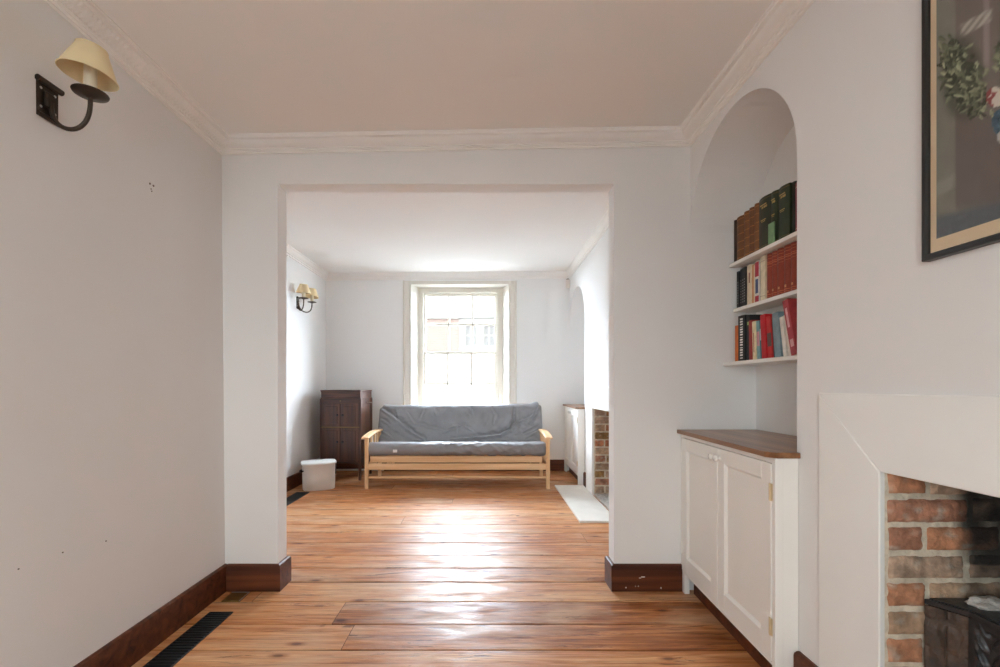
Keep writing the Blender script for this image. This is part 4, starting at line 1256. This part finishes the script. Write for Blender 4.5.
# ------------------------------------------------------------------ tall cabinet gramophone
def gramophone():
    Xc, Yf, w, dp, h = -1.857, 5.845, 0.528, 0.485, 1.148
    T = Matrix.Translation((Xc, Yf, 0)) @ Matrix.Rotation(math.radians(-3.0), 4, 'Z')
    root = thing('gramophone_cabinet', 'tall dark mahogany cabinet gramophone with double doors in the far left corner', 'cabinet', (Xc, Yf + dp / 2, 0))
    def nb(): m = MB(); m.M = T; return m
    a, b = -w / 2, w / 2
    m = nb(); m.box(a + .012, b - .012, 0.012, dp - .012, 0.215, h - 0.105, 0.003); obj('body', m, M['mahog'], root)
    m = nb()     # lid with moulded edge
    m.box(a, b, 0, dp, h - 0.022, h, 0.008, 2); m.box(a + .008, b - .008, .008, dp - .008, h - .100, h - .021, 0.004)
    m.box(a + .002, b - .002, .002, dp - .002, h - .112, h - .097, 0.005, 2)
    obj('lid', m, M['mahogx'], root)
    m = nb(); m.box(a + .012, b - .012, .002, .016, h - .168, h - .114, 0.002); rl = obj('frieze_rail', m, M['mahogx'], root)
    m = nb(); m.lathe([(0.007, -0.004), (0.007, 0.0), (0.002, 0.001)], (0, 0.001, h - .138), 12, 'y'); obj('escutcheon', m, M['brass'], rl, smooth=40)
    m = nb(); m.box(a + .02, b - .02, -.001, .012, 0.672, 0.680, 0.001); obj('brass_strip', m, M['brass'], root)
    for (z0, z1, kz) in ((0.684, h - .174, 0.83), (0.235, 0.668, 0.49)):
        for s in (-1, 1):
            x0, x1 = (a + .03, -.003) if s < 0 else (.003, b - .03)
            m = nb(); m.box(x0, x1, -.004, .010, z0, z1, 0.002)
            d = obj('door', m, M['mahog'], root)
            m = nb(); m.box(x0 + .035, x1 - .035, -.008, -.003, z0 + .035, z1 - .035, 0.004); obj('door_panel', m, M['mahog'], d)
            m = nb(); kx = s * 0.034
            m.lathe([(0.006, 0.0), (0.007, -.008), (0.015, -.016), (0.016, -.022), (0.004, -.028)], (kx, 0, kz), 14, 'y')
            obj('knob', m, M['blackm'], d, smooth=50)
    for sx_ in (a + .018, b - .018):
        for sy_ in (.022, dp - .022):
            m = nb()
            rings = [[(sx_ + r * cx, sy_ + r * cy, z) for cx, cy in ((-1, -1), (1, -1), (1, 1), (-1, 1))] for r, z in ((.013, 0), (.015, .03), (.013, .06), (.018, .20), (.020, .235), (.020, h - .113))]
            m.loft(rings); obj('leg', m, M['mahog'], root)
    # shaped apron
    m = nb()
    ap = [(a + .03, .25), (a + .03, .180)] + [(a + .03 + (w - .06) * k / 20, .180 + .04 * math.sin(PI * k / 20) ** .5) for k in range(1, 20)] + [(b - .03, .180), (b - .03, .25)]
    n = len(ap)
    m.prism(ap, lambda x, z: (x, .004, z), lambda x, z: (x, .020, z)); obj('apron', m, M['mahogx'], root)
    for s in (a + .013, b - .027):
        m = nb(); m.box(s, s + .014, .03, dp - .03, .165, .24, .002); obj('side_rail', m, M['mahog'], root)
    m = nb(); m.box(b - .016, b - .006, .07, dp - .07, .28, h - .18, 0.004); obj('side_panel', m, M['mahog'], root)
    m = nb(); m.tube([(b - .02, dp * .62, h - .165), (b + .03, dp * .62, h - .165), (b + .045, dp * .62, h - .168), (b + .05, dp * .62 - .03, h - .168)], 0.0055, 8)
    obj('crank', m, M['screw'], root, smooth=50)
gramophone()
mb = MB(); mb.tube([(-2.2, 6.485, 0.018), (-1.70, 6.487, 0.019), (-1.45, 6.488, 0.018)], 0.013, 12)
tag(obj('pipe', mb, M['plastic'], smooth=50), 'white pipe along the floor behind the dark gramophone cabinet', 'pipe')

# ------------------------------------------------------------------ white enamel bin
def bin_():
    Tm = Matrix.Translation((-1.968, 5.40, 0)) @ Matrix.Rotation(math.radians(24), 4, 'Z')
    root = thing('enamel_bin', 'white enamel lidded bin on the floor in front of the dark cabinet', 'bin', (-1.968, 5.40, 0))
    def ring(s, z, e=0.0):
        pts = []
        w, dp = 0.182 * s + e, 0.122 * s + e
        for k in range(40):
            a = 2 * PI * k / 40
            c, sn = math.cos(a), math.sin(a)
            p = 0.62 if sn < 0 else 0.38
            q = 0.62 if sn < 0 else 0.30
            x = w * math.copysign(abs(c) ** p, c); y = dp * math.copysign(abs(sn) ** q, sn)
            if sn < 0: y *= 1.12
            pts.append((x, y, z))
        return pts
    m = MB(); m.M = Tm
    m.loft([ring(.95, 0.0), ring(.97, 0.004), ring(.985, 0.15), ring(1.0, 0.285), ring(1.02, 0.290), ring(1.02, 0.298)])
    obj('body', m, M['enamel'], root, smooth=40)
    m = MB(); m.M = Tm
    m.loft([ring(1.02, 0.298, .008), ring(1.02, 0.298, .010), ring(1.02, 0.312, .010), ring(1.0, 0.320, .006), ring(.7, 0.328), ring(.1, 0.330)])
    lid = obj('lid', m, M['enamelw'], root, smooth=40)
    m = MB(); m.M = Tm
    m.tube([(-.035, 0, .329), (-.03, 0, .338), (0, 0, .342), (.03, 0, .338), (.035, 0, .329)], .004, 8); obj('lid_handle', m, M['screw'], lid, smooth=50)
    m = MB(); m.M = Tm
    m.tube([(-.168, -.075, .225), (-.196, -.082, .222), (-.206, -.05, .218), (-.208, 0.0, .216), (-.204, .03, .218), (-.178, .035, .222)], .009, 8)
    obj('handle', m, M['blackm'], root, smooth=50)
bin_()

# ------------------------------------------------------------------ futon
def futon():
    xl, xr = -1.418, 0.737
    yf, yb = 5.345, 6.05
    root = thing('futon_sofa', 'pale pine futon sofa frame with slatted base below the window', 'sofa', ((xl + xr) / 2, 5.75, 0))
    # posts, arms
    for (x0, x1, s) in ((xl, xl + .042, -1), (xr - .042, xr, 1)):
        m = MB(); m.box(x0, x1, yf, yf + .045, 0, .585, .004); obj('front_leg', m, M['pinez'], root)
        m = MB(); m.box(x0, x1, yb - .05, yb, 0, .615, .004); obj('back_leg', m, M['pinez'], root)
        # slightly curved arm, broader than the posts
        xa, xb = (x0 - .028, x1 + .014) if s < 0 else (x0 - .014, x1 + .028)
        rings = []
        for k in range(13):
            t = k / 12; y = yf - .035 + (yb + .03 - yf + .035) * t
            zz = .588 + .032 * math.sin(min(1, t * 1.6) * PI / 2) - .018 * max(0, t - .6)
            if t < .1: zz -= .004 * (1 - t / .1)
            rings.append([(xa, y, zz), (xb, y, zz), (xb, y, zz + .018), (xb - .005, y, zz + .022), (xa + .005, y, zz + .022), (xa, y, zz + .018)])
        m = MB(); m.loft(rings); obj('arm', m, M['piney'], root, smooth=30)
        m = MB(); m.box(x0 + .008, x1 - .008, yf + .04, yb - .045, .225, .292, .003); obj('side_rail', m, M['piney'], root)
        for yy in (5.56, 5.72, 5.86):
            m = MB(); m.box(x0 + .012, x1 - .012, yy, yy + .04, .29, .612, .003); obj('arm_slat', m, M['pinez'], root)
    m = MB(); m.box(xl + .04, xr - .04, yf + .012, yf + .036, .222, .296, .004); obj('front_rail', m, M['pine'], root)
    m = MB(); m.box(xl + .055, xr - .085, yf + .04, yf + .065, .303, .378, .004); obj('seat_rail', m, M['pine'], root)
    m = MB(); m.box(xl + .04, xr - .04, yf + .015, yf + .040, .122, .146, .003); obj('stretcher', m, M['pine'], root)
    m = MB(); m.box(xl + .04, xr - .04, yb - .035, yb - .012, .122, .165, .003); obj('stretcher', m, M['pine'], root)
    m = MB(); m.box(xl + .04, xr - .04, yb - .035, yb - .012, .235, .300, .003); obj('back_rail', m, M['pine'], root)
    for xx in (xl + .20, xr - .22):
        m = MB(); m.box(xx, xx + .03, yf + .10, yb - .05, .235, .262, .003); m.box(xx, xx + .03, yb - .13, yb - .10, .165, .24, .003); obj('runner', m, M['piney'], root)
    n = 11
    for k in range(n):
        x = xl + .09 + (xr - xl - .23) * k / (n - 1)
        m = MB(); m.hexa([(x, yf + .064, .330), (x + .05, yf + .064, .330), (x, 5.92, .292), (x + .05, 5.92, .292), (x, yf + .064, .347), (x + .05, yf + .064, .347), (x, 5.92, .309), (x + .05, 5.92, .309)])
        obj('seat_slat', m, M['piney'], root)
        m = MB(); m.hexa([(x, 6.085, .34), (x + .05, 6.085, .34), (x, 6.10, .34), (x + .05, 6.10, .34), (x, 6.305, .86), (x + .05, 6.305, .86), (x, 6.32, .86), (x + .05, 6.32, .86)])
        obj('back_slat', m, M['pinez'], root)
    m = MB(); m.hexa([(xl + .08, 6.298, .82), (xr - .08, 6.298, .82), (xl + .08, 6.32, .82), (xr - .08, 6.32, .82), (xl + .08, 6.318, .875), (xr - .08, 6.318, .875), (xl + .08, 6.34, .875), (xr - .08, 6.34, .875)])
    obj('top_rail', m, M['pine'], root)

    # folded mattress: one continuous slab bent at the hinge
    cl = []
    for k in range(60): t = k / 59; cl.append((5.432 + (5.945 - 5.432) * t, .458 - .063 * t))
    a0 = math.atan2(-.063, .513); a1 = math.atan2(.44, .195)
    r_ = .10; cx, cy = 5.945, .395
    ang = a0; px_, pz_ = cx, cy
    for k in range(1, 13):
        ang = a0 + (a1 - a0) * k / 12; stp = r_ * (a1 - a0) / 12
        px_ += stp * math.cos(ang); pz_ += stp * math.sin(ang); cl.append((px_, pz_))
    Lb = (.868 - pz_) / math.sin(a1)
    for k in range(1, 91):
        t = k / 90; cl.append((px_ + math.cos(a1) * Lb * t, pz_ + math.sin(a1) * Lb * t))
    n = len(cl); nor = []
    for i in range(n):
        p, q = cl[max(0, i - 1)], cl[min(n - 1, i + 1)]
        d = Vector((q[0] - p[0], q[1] - p[1])).normalized(); nor.append(Vector((-d.y, d.x)))
    th = .078
    # outline: upper side 0..n-1, end cap, under side back, front cap
    out = []
    for i in range(n): out.append((Vector(cl[i]), nor[i], 1.0, 'u', i))
    dN = Vector((math.cos(a1), math.sin(a1)))
    for k in range(1, 9): a = PI / 2 - PI * k / 9; out.append((Vector(cl[-1]), nor[-1] * math.sin(a) + dN * math.cos(a), 1.0, 'e', k))
    for i in range(n - 1, -1, -1): out.append((Vector(cl[i]), -nor[i], 1.0, 'd', i))
    d0 = -Vector((cl[1][0] - cl[0][0], cl[1][1] - cl[0][1])).normalized()
    for k in range(1, 13): a = -PI / 2 + PI * k / 13; out.append((Vector(cl[0]), nor[0] * math.sin(a) + d0 * math.cos(a), 1.0, 'f', k))
    xa, xb = -1.412, 0.714
    NX = 300
    # creases over the back: polylines in frame-like coordinates (x metres, v 0..1 up the back)
    def xv(px, py): return ((px - VX) * .0132, max(0, min(1.05, (443 - py) / 36.0)))
    creases = [([(381, 408), (392, 415), (401, 423), (413, 434), (424, 441)], .017, 1), ([(401, 423), (398, 414), (396, 406)], .009, 1),
               ([(515, 405), (514, 415), (515, 423), (509, 432), (500, 437), (487, 439), (470, 440), (452, 441)], .016, -1),
               ([(538, 407), (532, 414), (527, 424)], .014, 1), ([(515, 423), (523, 421), (534, 415)], .010, 1), ([(457, 426), (450, 429), (444, 434)], .010, 1),
               ([(457, 426), (464, 427), (472, 432)], .010, 1), ([(457, 426), (457, 435)], .007, 1), ([(408, 412), (414, 424), (432, 429), (442, 431)], .008, 1), ([(379, 428), (392, 438)], .010, 1),
               ([(383, 420), (390, 425)], .008, 1), ([(540, 430), (525, 440)], .011, -1), ([(536, 425), (522, 433)], .008, 1), ([(434, 407), (437, 416)], .006, 1), ([(468, 406), (472, 414)], .006, 1), ([(490, 407), (494, 415), (492, 425)], .006, 1), ([(424, 407), (421, 417)], .006, 1)]
    creases = [([xv(*p) for p in pl], a, s) for pl, a, s in creases]
    def seg(px_, pv, a, b):
        ax, av = a; bx, bv = b
        A = Vector((ax, av * .48)); B = Vector((bx, bv * .48)); Pp = Vector((px_, pv * .48))
        d = B - A; L = d.length
        t = max(0, min(1, (Pp - A).dot(d) / (L * L)))
        q = A + d * t; r = Pp - q
        sgn = 1 if d.x * r.y - d.y * r.x > 0 else -1
        return r.length, sgn, t
    rings = []
    tuft = [(x_, v_) for x_ in (-1.13, -.37, .375) for v_ in (.50,)]
    for k in range(NX + 1):
        u = k / NX; x = xa + (xb - xa) * u
        ex = min(x - xa, xb - x)
        en = math.sqrt(max(0.0, 1 - (1 - min(1, ex / .05)) ** 2)) if ex < .05 else 1
        en = .22 + .78 * en
        ring = []
        for (c, nv, _, kind, i) in out:
            dsp = 0
            if kind in 'u':
                if i > 70:
                    v = (i - 70) / (n - 1 - 70)
                    for qi, (pl, amp, s) in enumerate(creases):
                        best = None; nseg = len(pl) - 1
                        for si, (a, b) in enumerate(zip(pl, pl[1:])):
                            if x < min(a[0], b[0]) - .16 or x > max(a[0], b[0]) + .16: continue
                            dd, sg, tt_ = seg(x, v, a, b)
                            if best is None or dd < best[0]: best = (dd, sg, (si + tt_) / nseg)
                        if best:
                            tap = math.sin(PI * min(1, max(0, .06 + .88 * best[2]))) ** .7
                            big = amp > .0145
                            w_ = (.022 if big else .016) * (.6 + .5 * tap) * (1 + .35 * noise.noise(Vector((x * 14, v * 9, qi))))
                            d_ = best[0] * best[1] * s + .006 * noise.noise(Vector((x * 17, v * 11, qi + 5)))
                            am_ = (amp * 2.7 if big else amp * 1.7) * tap
                            dsp += am_ * (math.exp(-(d_ / w_) ** 2) - .8 * math.exp(-((d_ - 1.7 * w_) / (1.1 * w_)) ** 2) + .35 * math.exp(-((d_ + 3 * w_) / (2 * w_)) ** 2))
                    for (tx, tv) in tuft: dsp -= .02 * math.exp(-(((x - tx) ** 2 + ((v - tv) * .48) ** 2) / .0035))
                    dsp += .012 * noise.noise(Vector((x * 3.2, v * 2.2, 4))) + .007 * noise.noise(Vector((x * 9 + v * 2, v * 3.4, 8))) + .004 * noise.noise(Vector((x * 20 - v * 5, v * 5, 3)))
                    dsp += .012 * max(0, (x - .38) / .3) * math.sin(v * 24 + x * 14) * .5
                    dsp += .010 * max(0, v - .6) / .4 * noise.noise(Vector((x * 11, v * 2, 2)))
                else:
                    dsp += .010 * noise.noise(Vector((x * 4, i * .06, 6))) + .007 * noise.noise(Vector((x * 12, i * .13, 1)))
            elif kind == 'f' or (kind == 'd' and i < 6):
                am = .35 + .65 * max(0, min(1, (x + .95) / .5))
                q = i if kind == 'f' else 0
                dsp += am * (.018 * noise.noise(Vector((x * 9 - q * .28, q * .30, 3))) + .014 * noise.noise(Vector((x * 21 + q * .5, q * .3, 7))))
            elif kind == 'e':
                dsp += .009 * noise.noise(Vector((x * 3.4, 0, 9))) + .004 * noise.noise(Vector((x * 12, i * .3, 2)))
            else:
                dsp += .002 * noise.noise(Vector((x * 6, i * .2, 5)))
            tt = th * en * (1 if kind != 'd' or i > 4 else .97)
            if kind == 'd' : tt = min(tt, .070); dsp = min(dsp, 0)
            p = c + nv * (tt + dsp * en)
            # top right corner peaks up a little; top edge sags at the left
            lift = 0
            if kind in 'ue' and (kind == 'e' or i > 110):
                lift = .020 * (u - .3) + .035 * math.exp(-((x - .68) / .07) ** 2) + .012 * math.exp(-((x + 1.38) / .06) ** 2)
                if kind == 'u': lift *= (i - 110) / (n - 111)
            ring.append((x + (u - .5) * .056 * max(0, min(1, (i - 64) / 40)) if kind in 'ude' else x, p.x, p.y + lift))
        rings.append(ring)
    m = MB(); m.loft(rings)
    mt = obj('futon_mattress', m, M['fabric'], smooth=75)
    rt = thing('futon_mattress', 'crumpled grey folded futon mattress on the pale pine frame', 'mattress', ((xl + xr) / 2, 5.75, .30))
    mt.name = 'mattress_cover'; mt.parent = rt; mt.location = Vector(mt.location) - Vector(rt.location)
    m = MB(); xx = px2x(395, 5.33); m.box(xx - .026, xx + .022, 5.340, 5.343, py2z(452.6, 5.33), py2z(449.8, 5.33), .0005)
    obj('care_tag', m, M['tagw'], rt)
futon()

# ------------------------------------------------------------------ motion detector in the far corner
root = thing('motion_detector', 'small white motion detector high in the far right corner', 'detector', (FXR - .04, Y2 - .03, 2.57))
Td = Matrix.Translation((FXR - .030, Y2 - .035, 2.585)) @ Matrix.Rotation(math.radians(-30), 4, 'Z')
mb = MB(); mb.M = Td; mb.box(-.028, .028, -.022, .022, 0, .118, .008, 2); obj('housing', mb, M['plastic'], root, smooth=40)
mb = MB(); mb.M = Td; mb.box(-.020, .020, -.026, -.019, .02, .062, .004, 2); obj('lens', mb, M['plastic'], root, smooth=40)
mb = MB(); mb.M = Td; mb.box(-.018, .018, -.018, .018, .116, .127, .003); obj('bracket', mb, M['bronze'], root)

# ------------------------------------------------------------------ street outside
YS = 19.0
def house(label, x0, x1, zsplit, ztop, upper, wins, ywall):
    root = thing('house', label, 'house', ((x0 + x1) / 2, ywall + 3, -0.6))
    mb = MB(); wall_grid(mb, lambda u, z, d: (u, ywall + d, z), x0, x1, zsplit, ztop, [w for w in wins if w[2] > zsplit], 0.15)
    mb.quad((x0, ywall, zsplit), (x0, ywall + 6, zsplit), (x0, ywall + 6, ztop), (x0, ywall, ztop)); mb.quad((x1, ywall, zsplit), (x1, ywall + 6, zsplit), (x1, ywall + 6, ztop), (x1, ywall, ztop))
    obj('upper_wall', mb, upper, root, recalc=False)
    mb = MB(); mb.box(x0, x1, ywall - .06, ywall + 6, -.6, zsplit, .0); obj('ground_floor', mb, M['stucco'], root)
    mb = MB(); mb.box(x0, x1, ywall - .08, ywall + 6, ztop, ztop + 1.35, .0); obj('sky_screen_parapet', mb, M['stucco'], root)  # raised to screen off the bright sky behind the window bars
    for w in wins:
        mb = MB(); mb.box(w[0], w[1], ywall + .12, ywall + .16, w[2], w[3]); p = obj('window', mb, M['paneo'], root)
        mb = MB()
        for i in range(3):
            xx = w[0] + (w[1] - w[0]) * i / 2; mb.box(xx - .035, xx + .035, ywall + .08, ywall + .125, w[2], w[3])
        for i in range(3):
            z_ = w[2] + (w[3] - w[2]) * i / 2; mb.box(w[0] - .03, w[1] + .03, ywall + .081, ywall + .124, z_ - .035, z_ + .035)
        obj('window_bars', mb, M['stucco'], p)
house('pale red brick house across the street, seen through the left of the window', -9.0, -1.15, 2.62, 3.98, M['sbrick'], [(-5.6, -4.6, 2.8, 3.7), (-8.2, -7.2, 2.8, 3.7)], YS)
house('white house across the street, seen through the right of the window', -1.15, 8.0, 2.62, 4.02, M['stucco'], [(-0.88, -0.42, 2.85, 3.75), (-0.12, 0.34, 2.85, 3.75), (1.4, 1.9, 2.85, 3.75), (3.2, 3.7, 2.85, 3.75)], YS + .03)
mb = MB(); mb.quad((-40, -30, -.62), (40, -30, -.62), (40, 60, -.62), (-40, 60, -.62))
struct(obj('ground', mb, M['ground'], recalc=False))

# ------------------------------------------------------------------ light
SKY_REAR, SKY_FRONT = 12.0, 46.0
W = bpy.data.worlds.new('World'); bpy.context.scene.world = W; W.use_nodes = True
wn, wl_ = W.node_tree.nodes, W.node_tree.links
bg = wn['Background']
wt = wn.new('ShaderNodeTexCoord'); ws = wn.new('ShaderNodeSeparateXYZ'); wl_.new(wt.outputs['Generated'], ws.inputs[0])
wm = wn.new('ShaderNodeMapRange'); wm.inputs['From Min'].default_value = 0.05; wm.inputs['From Max'].default_value = 0.5
wm.inputs['To Min'].default_value = SKY_REAR; wm.inputs['To Max'].default_value = SKY_FRONT
wl_.new(ws.outputs['Y'], wm.inputs['Value']); wl_.new(wm.outputs['Result'], bg.inputs['Strength'])
wf = wn.new('ShaderNodeMapRange'); wf.inputs['From Min'].default_value = -0.2; wf.inputs['From Max'].default_value = 0.3
wl_.new(ws.outputs['Y'], wf.inputs['Value'])
wc = wn.new('ShaderNodeMix'); wc.data_type = 'RGBA'
wc.inputs['A'].default_value = (0.885, 0.985, 1.0, 1); wc.inputs['B'].default_value = (0.845, 0.968, 1.10, 1)
wl_.new(wf.outputs['Result'], wc.inputs['Factor']); wl_.new(wc.outputs['Result'], bg.inputs['Color'])
# unseen storeys above these rooms, put in to shade the street front opposite
mb = MB(); mb.box(-14, 14, YR - 0.25, Y2 + 0.36, 2.95, 9.6)
struct(obj('wall_upper_unseen', mb, M['sbrick2']))


def portal(name, loc, rot, sx_, sy_):
    L = bpy.data.lights.new(name, 'AREA'); L.shape = 'RECTANGLE'; L.size = sx_; L.size_y = sy_
    L.cycles.is_portal = True
    o = bpy.data.objects.new(name, L); COL.objects.link(o); o.location = loc; o.rotation_euler = rot
portal('window_portal', ((WX0 + WX1) / 2, 6.93, (WZ0 + WZ1) / 2), (-PI / 2, 0, 0), 1.30, 1.95)
portal('window_portal', ((RW[0] + RW[1]) / 2, YR - .28, (RW[2] + RW[3]) / 2), (PI / 2, 0, 0), RW[1] - RW[0], RW[3] - RW[2])

# ------------------------------------------------------------------ camera
cam = bpy.data.cameras.new('camera'); co = bpy.data.objects.new('camera', cam); COL.objects.link(co)
co.location = (0, 0, H); co.rotation_euler = (PI / 2, 0, 0)
cam.sensor_width = 36.0; cam.lens = F / 1000 * 36.0
cam.shift_x = (500 - VX) / 1000; cam.shift_y = (VY - 333.5) / 1000
cam.clip_start = 0.02
sc_ = bpy.context.scene
sc_.camera = co
sc_.view_settings.view_transform = 'Standard'; sc_.view_settings.look = 'None'
sc_.view_settings.gamma = 1.0; sc_.view_settings.use_curve_mapping = False
sc_.view_settings.exposure = 0.28
sc_.cycles.max_bounces = 14; sc_.cycles.diffuse_bounces = 10
sc_.cycles.transparent_max_bounces = 12
